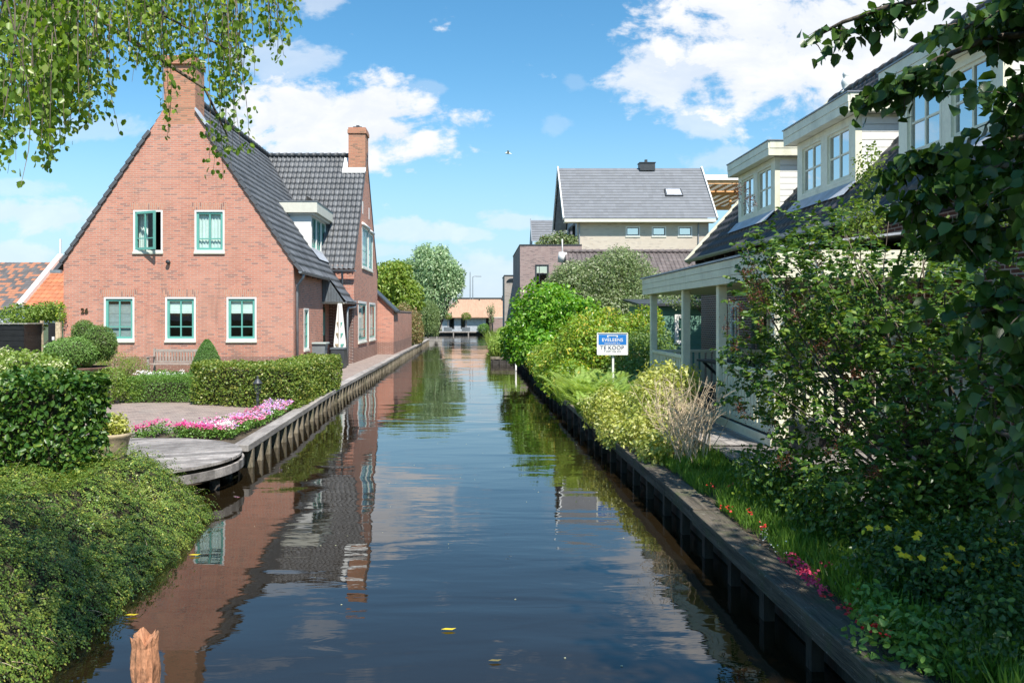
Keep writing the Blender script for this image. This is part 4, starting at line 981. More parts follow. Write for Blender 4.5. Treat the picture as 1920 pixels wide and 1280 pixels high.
window(MH, fW(7.5), 61.2, 65.8, 6.8, 9.2, frame='anthracite', sash='anthracite', mun_u=(.25, .5, .75), mun_v=(), gl='glass_sky', sill=False)
MB().frame(fS(60.301)).box(7.5, 17.35, 8.9, 9.8, -.0, -.2).build('wall_top', 'brick_cream', MH)
MB().add([(EX0 + .1, 59.5, 9.18), (EX0 + .1, YR, ZRM - .1), (EX0 + .1, 67.6, 9.18), (7.45, 59.5, 9.18), (7.45, YR, ZRM - .1), (7.45, 67.6, 9.18)], [(0, 1, 4, 3), (1, 2, 5, 4)]).build('soffit', 'lead', MH)
MB().box(12.85, 14.05, 63.2, 64.0, 13.5, 14.1).box(12.8, 14.1, 63.15, 64.05, 14.1, 14.16).box(13.3, 13.5, 63.5, 63.7, 14.16, 14.42).build('chimney', 'anthracite', MH)
def mroof(px, py): 
    # point on the roof slope seen at a pixel
    kx, kz = (px - VX) / F, (VY - py) / F; s_ = (ZRM - 9.25) / (YR - 59.4)
    Y = (9.25 - CZ - s_ * 59.4) / (kz - s_); return np.array((kx * Y, Y, CZ + kz * Y))
q = [mroof(1248, 369), mroof(1281, 369), mroof(1276, 356), mroof(1245, 356)]; nn_ = np.array((0, -um[2], um[1])) 
MB().add([tuple(p + nn_ * .13) for p in q] + [tuple(p) for p in q], [(0, 1, 2, 3), (0, 4, 5, 1), (1, 5, 6, 2), (2, 6, 7, 3), (3, 7, 4, 0)]).build('skylight', 'anthracite', MH)
qi = [q[0] * .92 + q[2] * .08, q[1] * .92 + q[3] * .08, q[2] * .92 + q[0] * .08, q[3] * .92 + q[1] * .08]
MB().add([tuple(p + nn_ * .15) for p in qi], [(0, 1, 2, 3)]).build('skylight_pane', 'lead', MH)
# smaller roof behind to the left
M2 = root('modern_house', 'smaller grey roofed modern house half hidden behind the big one', 'house', (6.5, 78, 0))
roof_tiles('roof', (5.15, 75, 9.0), (1, 0, 0), um, 6.0, 3.1, .33, .34, 0, .045, 'tile_flat', M2, nu=2, flat=True)
MB().frame(fS(75.4)).box(5.5, 11, 0, 9.0, 0, -.3).build('wall', 'brick_cream', M2)
MB().bar((5.12, 74.95, 8.97), (5.12, 77.2, 11.35), .08, .2, (0, -1, 1)).build('verge_board', 'grey_zinc', M2)
MB().add([(5.17, 75.1, 8.9), (5.17, 77.2, 11.15), (5.17, 79.4, 8.9), (5.17, 79.4, 0), (5.17, 75.1, 0)], [(0, 1, 2, 3, 4)]).build('gable', 'dark_slate_panel', M2)
# purple brick flat-roofed block
PB = root('flat_roofed_building', 'purple brick flat roofed block left of the modern house', 'building', (5, 59, 0))
zt = CZ + 135 / F * 57; xa, xb = 80 / F * 57, 7.45
wq = ((1003 - VX) / F * 57, (1029 - VX) / F * 57, CZ + (VY - 545) / F * 57, CZ + (VY - 496) / F * 57)
MB().frame(fS(57)).slab([(xa, 0), (xb, 0), (xb, zt), (xa, zt)], [[(wq[0], wq[2]), (wq[1], wq[2]), (wq[1], wq[3]), (wq[0], wq[3])]], 0, -.3).build('wall', 'brick_purple', PB)
window(PB, fS(57), wq[0], wq[1], wq[2], wq[3], frame='anthracite', sash='anthracite', mun_u=(.3,), mun_v=(), gl='glass_sky', sill=False)
MB().box(xa, xa + .3, 57.3, 68, 0, zt).box(xa + .3, xb, 57.3, 59.9, zt - .4, zt - .2).box(xa + .3, xb, 58.5, 58.6, 0, zt - .4).build('side_wall', 'brick_purple', PB)
MB().box(xa - .04, xb, 56.96, 57.32, zt, zt + .07).box(xa - .04, xa + .34, 57.321, 68, zt, zt + .07).build('coping', 'anthracite', PB)
P2 = root('flat_roofed_building', 'distant narrow brown brick block at the right edge of the water', 'building', (3.5, 82, 0))
MB().box(51 / F * 80, 4.6, 80, 86, 0, CZ + 78 / F * 80).build('wall', 'brick_grey', P2)
MB().box(51 / F * 80 - .05, 4.65, 79.95, 86.05, CZ + 78 / F * 80 + .001, CZ + 78 / F * 80 + .08).build('coping', 'anthracite', P2)
MB().frame(fS(79.99)).add([(3.05 + .62 * math.cos(a) + .45, 5.35 + .45 * math.sin(a), .0) for a in np.linspace(0, PI, 14)], [tuple(range(14))]).build('round_window', 'glass_sky', P2)
MB().box(3.6, 4.4, 79.4, 79.98, 3.05, 3.12).build('canopy', 'white', P2)
MB().box(4.15, 4.65, 79.7, 79.97, 3.121, 3.5).build('canopy_box', 'brick_purple', P2)
# long brown tiled shed roof
TS = root('tiled_shed', 'long low outbuilding with brown tiled roof behind the grey green tree', 'shed', (9, 44, 0))
tl = math.hypot(3.4, 2.3); uT = (0, 3.4 / tl, 2.3 / tl)
roof_tiles('roof', (4.9, 41.6, 3.25), (1, 0, 0), uT, 8.6, tl, .24, .34, .03, .035, 'tile_brown', TS)
rt_ = MB()
for k in range(22): rt_.tube([(4.9 + k * .4, 45, 5.6), (4.9 + k * .4 + .41, 45, 5.62)], [.10, .125], 8)
rt_.build('ridge_tiles', 'tile_brown', TS, smooth=True)
MB().frame(fS(42)).box(5, 13.4, 0, 3.5, 0, -.2).build('wall', 'black_wood', TS)
MB().box(5, 13.4, 42.3, 47, 3.3, 3.4).build('ceiling', 'interior', TS)
meta(MB().tube([(4.78, 45, 0), (4.78, 45, 5.2)], .05, 8).tube([(4.78, 45, 5.0), (4.8, 44.9, 5.55)], [.28, .24], 10).tube([(4.78, 45, 5.5), (4.78, 45, 6.3)], .035, 6).build('flue_pipe', 'white', smooth=True), 'white flue pipe with a cowl at the left end of the tiled shed', 'flue')
# timber pergola with translucent roof behind the modern house
PG = root('timber_pergola', 'orange timber pergola with white translucent roof strips beside the modern house', 'pergola', (19.5, 61, 0))
PZ = 12.9
for y in (66, 72, 82):
    MB().box(18.6, 26, y, y + .14, PZ, PZ + .38).build('beam', 'orange_wood', PG)
for k in range(9):
    x = 18.9 + k * .85; MB().box(x, x + .1, 66.15, 83, PZ + .382, PZ + .56).build('rafter', 'orange_wood', PG)
for x in (19.0, 24): MB().box(x, x + .2, 76.15, 76.35, 0, PZ + .3).build('post', 'orange_wood', PG)
gs = MB()
for k in range(30): gs.box(18.5, 26.1, 66.2 + k * .57, 66.2 + k * .57 + .46, PZ + .565, PZ + .59)
gs.box(18.5, 26.1, 65.85, 65.95, PZ + .3, PZ + .75)
gs.build('roof_strips', 'white', PG)
bw_ = root('brick_wall', 'dark brown sloping brick wall below the timber pergola', 'wall', (19, 58, 0))
MB().frame(fS(58)).slab([(16.9, 0), (22, 0), (22, 10.1), (19.3, 10.1), (16.9, 8.0)], [], 0, -.3).build('wall', 'brick_purple', bw_)
# green boarded shed
GS = root('green_shed', 'green boarded garden shed with white window behind the porch', 'shed', (7, 28, 0))
gb = MB()
for k in range(14): gb.box(5.6, 9.4, 27 + .012 * (k % 2), 27.1, k * .165, k * .165 + .158)
gb.build('boards', 'shed_green', GS); MB().box(5.6, 5.7, 27.1, 29.5, 0, 2.3).box(5.7, 9.4, 29.4, 29.5, 0, 2.3).build('side_wall', 'shed_green', GS)
MB().add([(5.4, 26.8, 2.28), (9.6, 26.8, 2.28), (9.6, 29.7, 2.5), (5.4, 29.7, 2.5), (5.4, 26.8, 2.36), (9.6, 26.8, 2.36), (9.6, 29.7, 2.58), (5.4, 29.7, 2.58)], [(0, 1, 5, 4), (4, 5, 6, 7), (0, 3, 2, 1), (3, 0, 4, 7)]).build('roof', 'anthracite', GS)
window(GS, fS(26.99), 6.66, 7.1, 1.0, 2.0, mun_v=(.5,), mun_u=(), frame='white', sash='white', depth=.01, name='window', sill=False)
MB().frame(fS(26.98)).box(5.6, 5.72, .0, 2.2, .0, .02).build('corner_board', 'white', GS)

# ================================================================== far end of the canal
FT = root('timber_jetty', 'long low timber jetty across the far end of the canal', 'jetty', (-2, 103, 0))
MB().box(-9, 1.5, 101.6, 104, -.02, .12).build('boards', 'weathered_wood', FT); MB().box(-9, 1.5, 101.9, 102, -.8, -.03).build('face', 'dark_wood', FT)
for x in (-7, -5.2, -3.1, -1.2, .7): MB().box(x, x + .14, 101.5, 101.59, -1, .05).build('post', 'weathered_wood', FT)
FH = root('low_house', 'low pale house with sandy hipped roof at the far end of the canal', 'house', (-1, 108, 0))
def fx(px): return (px - VX) / F * 107
w2 = [(fx(842), fx(852), .35, 1.85), (fx(864), fx(872.5), .35, 1.85)]
MB().frame(fS(107)).slab([(fx(829), 0), (fx(911), 0), (fx(911), 2.2), (fx(829), 2.2)], [[(a, c), (b_, c), (b_, d), (a, d)] for a, b_, c, d in w2], 0, -.3).build('wall', 'lead', FH)
for a, b_, c, d in w2: window(FH, fS(107), a, b_, c, d, frame='anthracite', sash='anthracite', mun_u=(), mun_v=(.4,), sill=False)
MB().box(fx(829), fx(940), 108.5, 108.6, 0, 2.2).build('inner_wall', 'interior', FH)
MB().box(fx(911), 3.5, 107.8, 108, 0, 2.1).build('porch_wall', 'interior', FH)
a_, b_ = fx(820), 5.5
MB().add([(a_, 106.3, 1.95), (b_, 106.3, 1.95), (b_, 111, 4.4), (a_ + 2.6, 111, 4.4), (a_, 116, 1.95), (b_, 116, 1.95), (a_, 106.3, 1.85), (b_, 106.3, 1.85)],
         [(0, 1, 2, 3), (4, 0, 3), (5, 4, 3, 2), (6, 7, 1, 0)]).build('roof', 'thatch', FH)
MB().box(.2, .35, 110.6, 110.8, 3.9, 4.5).box(3.4, 3.6, 110.6, 110.8, 3.9, 4.9).build('vent', 'dark_wood', FH)
GB = root('garage', 'low purple brick garage at the right of the far jetty', 'garage', (2.8, 99, 0))
MB().box(1.9, 5, 96, 100, 0, 1.85).build('wall', 'brick_purple', GB); MB().box(1.85, 5.05, 95.95, 100.05, 1.851, 1.93).build('coping', 'white', GB)
for i, (a, b_) in enumerate(((832, 847.5), (866, 881.5))):
    xa_, xb_ = (a - VX) / F * 103, (b_ - VX) / F * 103; xc = (xa_ + xb_) / 2
    pl = root('planter_box', ('left' if i == 0 else 'right') + ' grey box planter with ball tree on the far jetty', 'planter', (xc, 103, .12), 'grey planters on the far jetty')
    MB().ring(xa_, xb_, .0, .5, .05, 0, .5).v
    bx_ = MB().box(xa_, xb_, 102.8, 103.3, .122, .62).build('box', 'dark_slate_panel', pl)
    MB().box(xa_ + .05, xb_ - .05, 102.85, 103.25, .621, .63).build('soil', 'soil', pl)
DB = root('distant_building', 'long grey flat roofed building far beyond the sandy roof', 'building', (0, 150, 0))
MB().box(-3.6, 9, 150, 160, 0, 5.35).build('wall', 'brick_grey', DB); MB().box(-3.7, 9.1, 149.9, 160.1, 5.351, 5.6).build('roof_edge', 'anthracite', DB)
D2 = root('distant_building', 'far brown gabled roof showing left of the sandy roof', 'building', (-5, 130, 0))
MB().frame(fS(130)).slab([(-9, 0), (-1.5, 0), (-1.5, 2.6), (-4.6, 5.2), (-9, 3)], [], 0, -4).build('wall', 'brick_grey', D2)
def lamp(px, ptop, Y, arm, label):
    x, _, z = W(px, ptop, Y); r = root('street_lamp', label, 'street lamp', (x, Y, 0))
    MB().tube([(x, Y, 0), (x, Y, z)], [.11, .06], 8).build('pole', 'grey_zinc', r)
    if arm: MB().tube([(x, Y, z), (x + .3, Y, z + .1), (x + 1.4, Y, z + .1)], .05, 6).build('arm', 'grey_zinc', r); MB().box(x + .6, x + 1.5, Y - .15, Y + .15, z + .02, z + .12).build('lamp_head', 'grey_zinc', r)
lamp(881.5, 510, 140, False, 'tall thin lamp pole without arm beyond the far house'); lamp(886.5, 519, 140, True, 'street lamp with short arm to the right beyond the far house')

# ================================================================== far left neighbours
OH = root('tarred_cottage', 'black boarded cottage with bright orange tiled roof left of the brick house', 'cottage', (-17, 36, 0))
ol = math.hypot(3.3, 2.3); uO = (0, 3.3 / ol, 2.3 / ol)
roof_tiles('roof', (-19.35, 34, 2.38), (1, 0, 0), uO, 6.2, ol, .24, .30, .03, .035, 'tile_orange', OH)
MB().bar((-19.4, 33.9, 2.34), (-19.4, 37.3, 4.72), .24, .3, (0, -.7, 1)).build('bargeboard', 'white', OH)
MB().box(-19.43, -19.37, 37.2, 37.26, 4.6, 5.55).build('finial', 'white', OH)
MB().frame(fS(34.2)).slab([(-19.3, 0), (-13, 0), (-13, 2.5), (-19.3, 2.5)], [[(-19.0, .6), (-17.2, .6), (-17.2, 1.75), (-19.0, 1.75)]], 0, -.2).build('wall', 'black_wood', OH)
window(OH, fS(34.2), -19.0, -17.2, .6, 1.75, mun_u=(.5,), mun_v=(), sash='white', sill=False)
gutter(OH, (-19.3, 33.85, 2.32), (-13.4, 33.85, 2.32), .07)
GH = root('neighbour_house', 'distant house with weathered grey and orange tiled roof at the left edge', 'house', (-28, 47, 0))
gl_ = math.hypot(4.0, 2.9); uG = (0, 4.0 / gl_, 2.9 / gl_)
roof_tiles('roof', (-36, 44, 2.3), (1, 0, 0), uG, 10.6, gl_, .24, .22, .015, .03, 'tile_mixed', GH, nu=4)
MB().bar((-25.35, 43.95, 2.3), (-25.35, 48, 5.2), .08, .2, (0, -.7, 1)).build('bargeboard', 'white', GH)
MB().frame(fS(44.3)).box(-36, -25.5, 0, 2.5, 0, -.2).build('wall', 'lead', GH)
BF = root('garden_gate_screen', 'black horizontal boarded bin enclosure at the left edge', 'fence', (-13.8, 24, 0))
fbm_ = MB(); xk = (45 - VX) / F * 24
for k in range(10):
    z0 = .02 + k * .168
    fbm_.add([(-15.2, 24, z0), (xk, 24, z0), (xk, 24 - .015, z0 + .158), (-15.2, 24 - .015, z0 + .158)], [(0, 1, 2, 3), (3, 2, 1, 0)][:1])
    xe = (78 - VX) / F * 25.3
    fbm_.add([(xk, 24, z0), (xe, 25.3, z0), (xe + .01, 25.28, z0 + .158), (xk + .01, 23.99, z0 + .158)], [(0, 1, 2, 3)])
fbm_.build('boards', 'black_wood', BF)
MB().box(-15.2, xk, 24.02, 24.06, 0, 1.69).add([(xk, 24.02, 0), (xe, 25.32, 0), (xe, 25.32, 1.69), (xk, 24.02, 1.69)], [(0, 1, 2, 3)]).build('backing', 'black_wood', BF)
MB().box(-15.2, xk, 23.95, 24.1, 1.70, 1.73).bar((xk, 24.02, 1.715), (xe, 25.32, 1.715), .14, .03).build('capping', 'weathered_wood', BF)
MB().box(xe - .05, xe + .02, 25.3, 25.38, 0, 1.8).build('post', 'twig_pale', BF); MB().box(-13.27, -13.2, 24.95, 24.98, 1.2, 1.3).build('latch', 'white', BF)
BG = root('garden_gate', 'plain black garden gate between the boarded enclosure and the brick house', 'gate', (-13.3, 25.6, 0))
MB().box(xe + .05, -13.38, 25.6, 25.65, .05, 1.72).build('gate_leaf', 'black_wood', BG); MB().box(-13.45, -13.3, 25.5, 25.59, 0, 1.75).build('post', 'twig_pale', BG)

# ================================================================== garden furniture on the left
bn = root('garden_bench', 'weathered slatted wooden bench against the brick gable', 'bench', (-9.5, 25.5, 0))
bx0, bx1 = -10.35, -8.6
s_ = MB()
for k in range(5): s_.box(bx0 + .05, bx1 - .05, 25.05 + k * .095, 25.13 + k * .095, .42, .445)
s_.build('seat', 'bench_wood', bn)
bk = MB().box(bx0 + .05, bx1 - .05, 25.56, 25.6, .80, .88).box(bx0 + .05, bx1 - .05, 25.56, 25.6, .46, .51)
n_ = 17
for k in range(n_): bk.box(bx0 + .1 + k * (bx1 - bx0 - .24) / (n_ - 1), bx0 + .145 + k * (bx1 - bx0 - .24) / (n_ - 1), 25.565, 25.59, .511, .799)
bk.build('backrest', 'bench_wood', bn)
for x in (bx0, bx1 - .06):
    MB().box(x, x + .06, 25.05, 25.11, 0, .64).build('leg', 'bench_wood', bn); MB().box(x, x + .06, 25.55, 25.61, 0, .92).build('leg', 'bench_wood', bn)
    MB().box(x - .01, x + .07, 25.02, 25.54, .642, .67).build('armrest', 'bench_wood', bn)
# lantern
lx, ly = -4.42, 16.1
ln = root('garden_lantern', 'small dark green post lantern among the pink flowers', 'lantern', (lx, ly, 0))
MB().lathe([(.07, 0), (.06, .05), (.03, .08), (.028, .2), (.045, .22), (.03, .25), (.024, .36), (.045, .375), (.02, .39)], (lx, ly, 0), 12).build('post', 'anthracite', ln, smooth=True)
MB().lathe([(.045, .395), (.085, .57), (.08, .57), (.042, .40)], (lx, ly, 0), 6).build('glass_case', 'glass', ln)
fr = MB()
for j in range(6):
    a = 2 * PI * j / 6; fr.bar((lx + .047 * math.cos(a), ly + .047 * math.sin(a), .395), (lx + .088 * math.cos(a), ly + .088 * math.sin(a), .57), .009, .009)
fr.build('frame', 'anthracite', ln)
MB().lathe([(.105, .57), (.10, .585), (.055, .63), (.05, .65), (.02, .665), (.018, .69), (.028, .705), (.008, .73)], (lx, ly, 0), 12).build('hood', 'anthracite', ln, smooth=True)
# terracotta pot on the deck
tx, ty = -4.47, 9.75
tp = root('plant_pot', 'pale aged terracotta pot with yellow green plant on the wooden deck', 'pot', (tx, ty, .055))
MB().lathe([(.14, 0), (.155, .02), (.17, .12), (.20, .28), (.225, .38), (.24, .40), (.245, .42), (.235, .44), (.20, .43), (.19, .38), (.0, .37)], (tx, ty, .057), 28).build('pot', 'terracotta', tp, smooth=True)
# rusty bowl planter
qx, qy = -8.97, 18.0
rb = root('bowl_planter', 'wide rusty bowl planter holding three clipped box balls', 'planter', (qx, qy, 0))
MB().lathe([(.30, 0), (.32, .25), (.42, .45), (.60, .66), (.645, .76), (.65, .79), (.60, .79), (.58, .74), (.0, .72)], (qx, qy, 0), 32).build('bowl', 'rust', rb, smooth=True)
# wheelie bins
bi = root('wheelie_bin', 'grey wheelie bin with pale lid beside the front door', 'bin', (-5.75, 29.3, 0))
MB().add([(-6.0, 29.1, .06), (-5.6, 29.1, .06), (-5.6, 29.5, .06), (-6.0, 29.5, .06), (-6.04, 29.02, .92), (-5.52, 29.02, .92), (-5.52, 29.6, .92), (-6.04, 29.6, .92)], [(0, 3, 2, 1), (4, 5, 6, 7), (0, 1, 5, 4), (1, 2, 6, 5), (2, 3, 7, 6), (3, 0, 4, 7)]).build('body', 'bin_grey', bi, bevel=.02)
MB().box(-6.08, -5.47, 28.97, 29.64, .925, .99).build('lid', 'bin_lid', bi, bevel=.02)
for x in (-5.98, -5.62): MB().tube([(x - .02, 29.58, .09), (x + .04, 29.58, .09)], .09, 12).build('wheel', 'anthracite', bi)
b2 = root('storage_box', 'dark grey storage box behind the wheelie bin', 'box', (-5.2, 30, 0))
MB().box(-5.45, -4.95, 29.7, 30.4, .02, .72).build('body', 'anthracite', b2, bevel=.02); MB().box(-5.47, -4.93, 29.68, 30.42, .722, .77).build('lid', 'dark_slate_panel', b2)
# rotten orange stake in the water near the camera
P_ = []; n_ = 28; vs = []; fs = []
zs = np.linspace(-1.0, .21, 26)
for i, z in enumerate(zs):
    for j in range(n_):
        a = 2 * PI * j / n_; r_ = .068 + .006 * math.sin(a * 5 + z * 6) + .006 * math.sin(a * 11 + 2) + random.uniform(-.003, .003) + (.004 * math.sin(z * 31))
        zz_ = z + (.014 * math.sin(a * 3 + 1) + .010 * math.sin(a * 7) + random.uniform(-.014, .014) if i == 25 else 0)
        vs.append((-1.765 + r_ * math.cos(a) - .02 * z, 4.25 + r_ * math.sin(a), zz_))
for i in range(25):
    for j in range(n_): fs.append((i * n_ + j, i * n_ + (j + 1) % n_, (i + 1) * n_ + (j + 1) % n_, (i + 1) * n_ + j))
vs.append((-1.77, 4.25, .16)); c_ = len(vs) - 1
for j in range(n_): fs.append((25 * n_ + j, 25 * n_ + (j + 1) % n_, c_))
meta(MB().add(vs, fs).build('wooden_stake', 'rotten'), 'rotten orange wooden stake rising from the water at the bottom edge', 'stake')
# gull
gx_, gy_, gz_ = W(953, 288, 50)
gu = MB().tube([(gx_ - .2, gy_, gz_ + .03), (gx_ - .08, gy_, gz_ + .02), (gx_ + .08, gy_, gz_), (gx_ + .22, gy_, gz_ - .03)], [.02, .06, .05, .012], 8)
for s_, dz in ((1, .16), (-1, .10)):
    gu.add([(gx_ - .07, gy_, gz_ + .03), (gx_ + .06, gy_, gz_ + .01), (gx_ + .02, gy_ + s_ * .3, gz_ + dz), (gx_ - .08, gy_ + s_ * .3, gz_ + dz + .01), (gx_ + .12, gy_ + s_ * .62, gz_ + dz - .05),
            (gx_ - .07, gy_, gz_ + .04), (gx_ + .06, gy_, gz_ + .02), (gx_ + .02, gy_ + s_ * .3, gz_ + dz + .012), (gx_ - .08, gy_ + s_ * .3, gz_ + dz + .02), (gx_ + .12, gy_ + s_ * .62, gz_ + dz - .045)],
           [(0, 1, 2, 3), (3, 2, 4), (5, 8, 7, 6), (8, 9, 7), (1, 6, 7, 2), (0, 3, 8, 5)])
meta(gu.build('gull', 'white'), 'small gull gliding in the open sky above the canal', 'bird')
fk = MB()
for k in range(150):
    Y = random.uniform(4.2, 30) ** 1.0; x = random.uniform(bx(LB, Y) + .3 if Y > 11.7 else -2.4, bx(RB, Y) - .2); s_ = random.uniform(.004, .011); a = random.random() * 6
    fk.add([(x + s_ * math.cos(a + q), Y + s_ * math.sin(a + q), WZ + .004) for q in (0, 1.4, 3.1, 4.6)], [(0, 1, 2, 3)])
meta(fk.build('floating_specks', 'petal_cream'), 'pale specks of pollen and petals adrift on the canal', 'specks', kind='stuff')
# leaves adrift on the water
for px, py, s_, mt, lb in ((841, 1182, .055, 'petal_yellow', 'yellow leaf floating on the water, the larger one near the bottom centre'), (928, 1241, .045, 'leaf_rusty', 'small orange leaf floating on the water nearest the bottom edge'), (365, 1042, .06, 'petal_yellow', 'yellow leaf floating beside the cotoneaster, the farther one'), (247, 1155, .05, 'petal_yellow', 'yellow leaf floating beside the cotoneaster, the nearer one')):
    Y = (CZ - WZ) * F / (py - VY); x = (px - VX) / F * Y
    lo = MB().add([(x - s_, Y, WZ + .012), (x - s_ * .3, Y - s_ * .35, WZ + .016), (x + s_ * .5, Y - s_ * .3, WZ + .014), (x + s_, Y + .01, WZ + .018), (x + s_ * .4, Y + s_ * .3, WZ + .013), (x - s_ * .4, Y + s_ * .3, WZ + .015)], [(0, 1, 2, 3), (0, 3, 4, 5)]).build('floating_leaf', mt)
    meta(lo, lb, 'leaf', 'leaves adrift on the water')
# ================================================================== vegetation
def stems(name, base, tips, r0, matn, parent, n=5, bow=.12, seg=6, taper=.12):
    mb_ = MB(); b0 = Vector(base)
    for t_ in tips:
        t_ = Vector(t_); side = Vector((random.uniform(-1, 1), random.uniform(-1, 1), random.uniform(.2, .8))) * bow * (t_ - b0).length
        p = [b0.lerp(t_, i / seg) + side * math.sin(PI * i / seg) * .6 for i in range(seg + 1)]
        mb_.tube(p, [r0 * (1 - (1 - taper) * i / seg) for i in range(seg + 1)], n)
    return mb_.build(name, matn, parent, smooth=True)
def hedge(name, label, loops, z1, dens, size, matn, tmpl=QUADL, th=.06, rough=.05, z0=.03, cat='hedge'):
    """clipped hedge: loops are (x0,x1,y0,y1) boxes or 4-corner outlines; woody heart plus leaves all over its faces"""
    cx = np.mean([p[0] for L in loops for p in L]); cy = np.mean([p[1] for L in loops for p in L])
    r_ = root(name, label, cat, (float(cx), float(cy), 0)); Ps = []; Ns = []; core = MB()
    for L in loops:
        n = len(L); inn = []
        for i in range(n):
            p0, p1, p2 = np.array(L[i - 1]), np.array(L[i]), np.array(L[(i + 1) % n]); e1 = (p1 - p0) / np.linalg.norm(p1 - p0); e2 = (p2 - p1) / np.linalg.norm(p2 - p1)
            inn.append(tuple(p1 + (np.array([-e1[1], e1[0]]) + np.array([-e2[1], e2[0]])) * .19))
        core.add([(p[0], p[1], 0) for p in inn] + [(p[0], p[1], z1 - .17) for p in inn], [tuple(range(n, 2 * n))] + [(i, (i + 1) % n, (i + 1) % n + n, i + n) for i in range(n)])
        for i in range(n):
            a = np.array(L[i]); b_ = np.array(L[(i + 1) % n]); e = b_ - a; le = np.linalg.norm(e); k = int(le * (z1 - z0) * dens)
            u = RNG.random(k); v_ = RNG.random(k); nrm_ = np.array([e[1], -e[0], 0]) / le
            P = np.stack([a[0] + e[0] * u, a[1] + e[1] * u, z0 + (z1 - z0) * v_], 1)
            Ps.append(P); Ns.append(np.tile(nrm_, (k, 1)))
        A = .5 * abs(sum(L[i][0] * L[(i + 1) % n][1] - L[(i + 1) % n][0] * L[i][1] for i in range(n)))
        k = int(A * dens * 1.1)
        if n == 4:
            s_ = RNG.random(k); t_ = RNG.random(k); q = [np.array(p) for p in L]
            P2 = (q[0][None] * ((1 - s_) * (1 - t_))[:, None] + q[1][None] * (s_ * (1 - t_))[:, None] + q[2][None] * (s_ * t_)[:, None] + q[3][None] * ((1 - s_) * t_)[:, None])
            Ps.append(np.column_stack([P2, np.full(k, z1)])); Ns.append(np.tile([0, 0, 1.0], (k, 1)))
    P = np.vstack(Ps); N = np.vstack(Ns); k = len(P)
    d = (fbm(P, 3.2, 3) - .5) * rough * 3 + (vnoise(P, 9, 8) - .5) * rough * 1.2 - RNG.random(k) ** 2 * th * 1.5
    P = P + N * d[:, None] + RNG.normal(size=(k, 3)) * .008
    nn_ = nrm(N * .55 + rdir(k) * .75 + np.array([0, 0, .3])); ax = rdir(k) + N * .5; ax = ax - nn_ * np.sum(ax * nn_, axis=1, keepdims=True) + np.array([0, 0, -.15])
    core.build('branches', 'hedge_wood', r_)
    leaves('foliage', P, ax, nn_, size * (.5 + .95 * RNG.random(k)), matn, r_, tmpl)
    return r_
hedge('hornbeam_hedge', 'tall dark green leafy hedge at the left edge in front of the deck', [[(-7.4, 8.25), (-4.08, 8.25), (-4.08, 8.9), (-7.4, 8.9)]], 1.26, 1500, .062, 'leaf_hedge_near', OVAL, th=.09, rough=.07)
hedge('hornbeam_hedge', 'long clipped yellow green hedge turning the corner beside the water', [[(-6.2, 17.35), (-3.72, 16.35), (-3.62, 17.3), (-6.15, 18.3)], [(-4.62, 17.2), (-3.72, 17.1), (-3.66, 21.4), (-4.6, 21.4)]], .90, 1700, .05, 'leaf_hedge', QUADL)
hedge('box_hedge', 'low bright green clipped hedge between patio and bench', [[(-7.75, 17.7), (-6.35, 17.75), (-6.4, 18.5), (-7.75, 18.5)]], .58, 3200, .028, 'leaf_low', QUADL, rough=.04)

# cotoneaster mound hanging over the water
co = root('cotoneaster_mound', 'sprawling small leaved shrub hanging over the water in the left foreground', 'shrub', (-4.5, 6.8, 0))
def edge(y): return np.interp(y, [2.5, 4.2, 5.3, 7.4, 9.0, 9.5], [-2.5, -2.57, -2.70, -2.83, -2.97, -3.2])
def mound(x, y):
    x = np.asarray(x, float); y = np.asarray(y, float); d = edge(y) - x
    P = np.stack([x, y, np.zeros_like(x)], -1).reshape(-1, 3)
    nz = (fbm(P, .9, 21) - .5).reshape(x.shape) * .62 + (fbm(P, 2.6, 5) - .5).reshape(x.shape) * .34
    endf = np.clip((9.65 - y) / .8, 0, 1) ** .5
    z = -.52 + .82 * np.clip(d / .95, 0, 1) ** .55 * (.35 + .65 * endf) + nz * np.clip(d / .5, 0, 1) * endf
    return np.where(d < 0, -.55, z)
gxs = np.linspace(-7.6, -2.5, 90); gys = np.linspace(2.5, 9.6, 110)
GX, GY = np.meshgrid(gxs, gys); GZ = mound(GX, GY) - .045
idx = np.arange(GX.size).reshape(GX.shape)
npmesh('branches', np.stack([GX, GY, GZ], -1).reshape(-1, 3), np.stack([idx[:-1, :-1], idx[:-1, 1:], idx[1:, 1:], idx[1:, :-1]], -1).reshape(-1, 4), 'hedge_wood', co)
ns = 15000; nl = 15
sx_ = RNG.random(ns) ** 1.35; sy_ = 2.9 + 6.65 * RNG.random(ns) ** .9
X0 = edge(sy_) - .01 - sx_ * 4.2
e_ = .03
gxn = (mound(X0 + e_, sy_) - mound(X0 - e_, sy_)) / (2 * e_); gyn = (mound(X0, sy_ + e_) - mound(X0, sy_ - e_)) / (2 * e_)
Nn = nrm(np.stack([-gxn, -gyn, np.ones(ns)], 1))
S0_ = np.stack([X0, sy_, mound(X0, sy_) - .03], 1)
flow = np.stack([.9 + 0 * X0, -.25 + 0 * X0, 0 * X0], 1) + rdir(ns) * .9
flow = nrm(flow - Nn * np.sum(flow * Nn, 1, keepdims=True))
Ls = .08 + .17 * RNG.random(ns) + .22 * (RNG.random(ns) > .93)
t_ = (np.arange(nl) + .5) / nl
lift = (.05 + .09 * RNG.random(ns)) * (1 + 1.2 * (RNG.random(ns) > .9))
C_ = S0_[:, None] + flow[:, None] * (Ls[:, None] * t_[None])[..., None] + Nn[:, None] * (lift[:, None] * (t_ * (1.7 - t_))[None])[..., None]
C_[..., 2] -= (t_ ** 2)[None] * .03
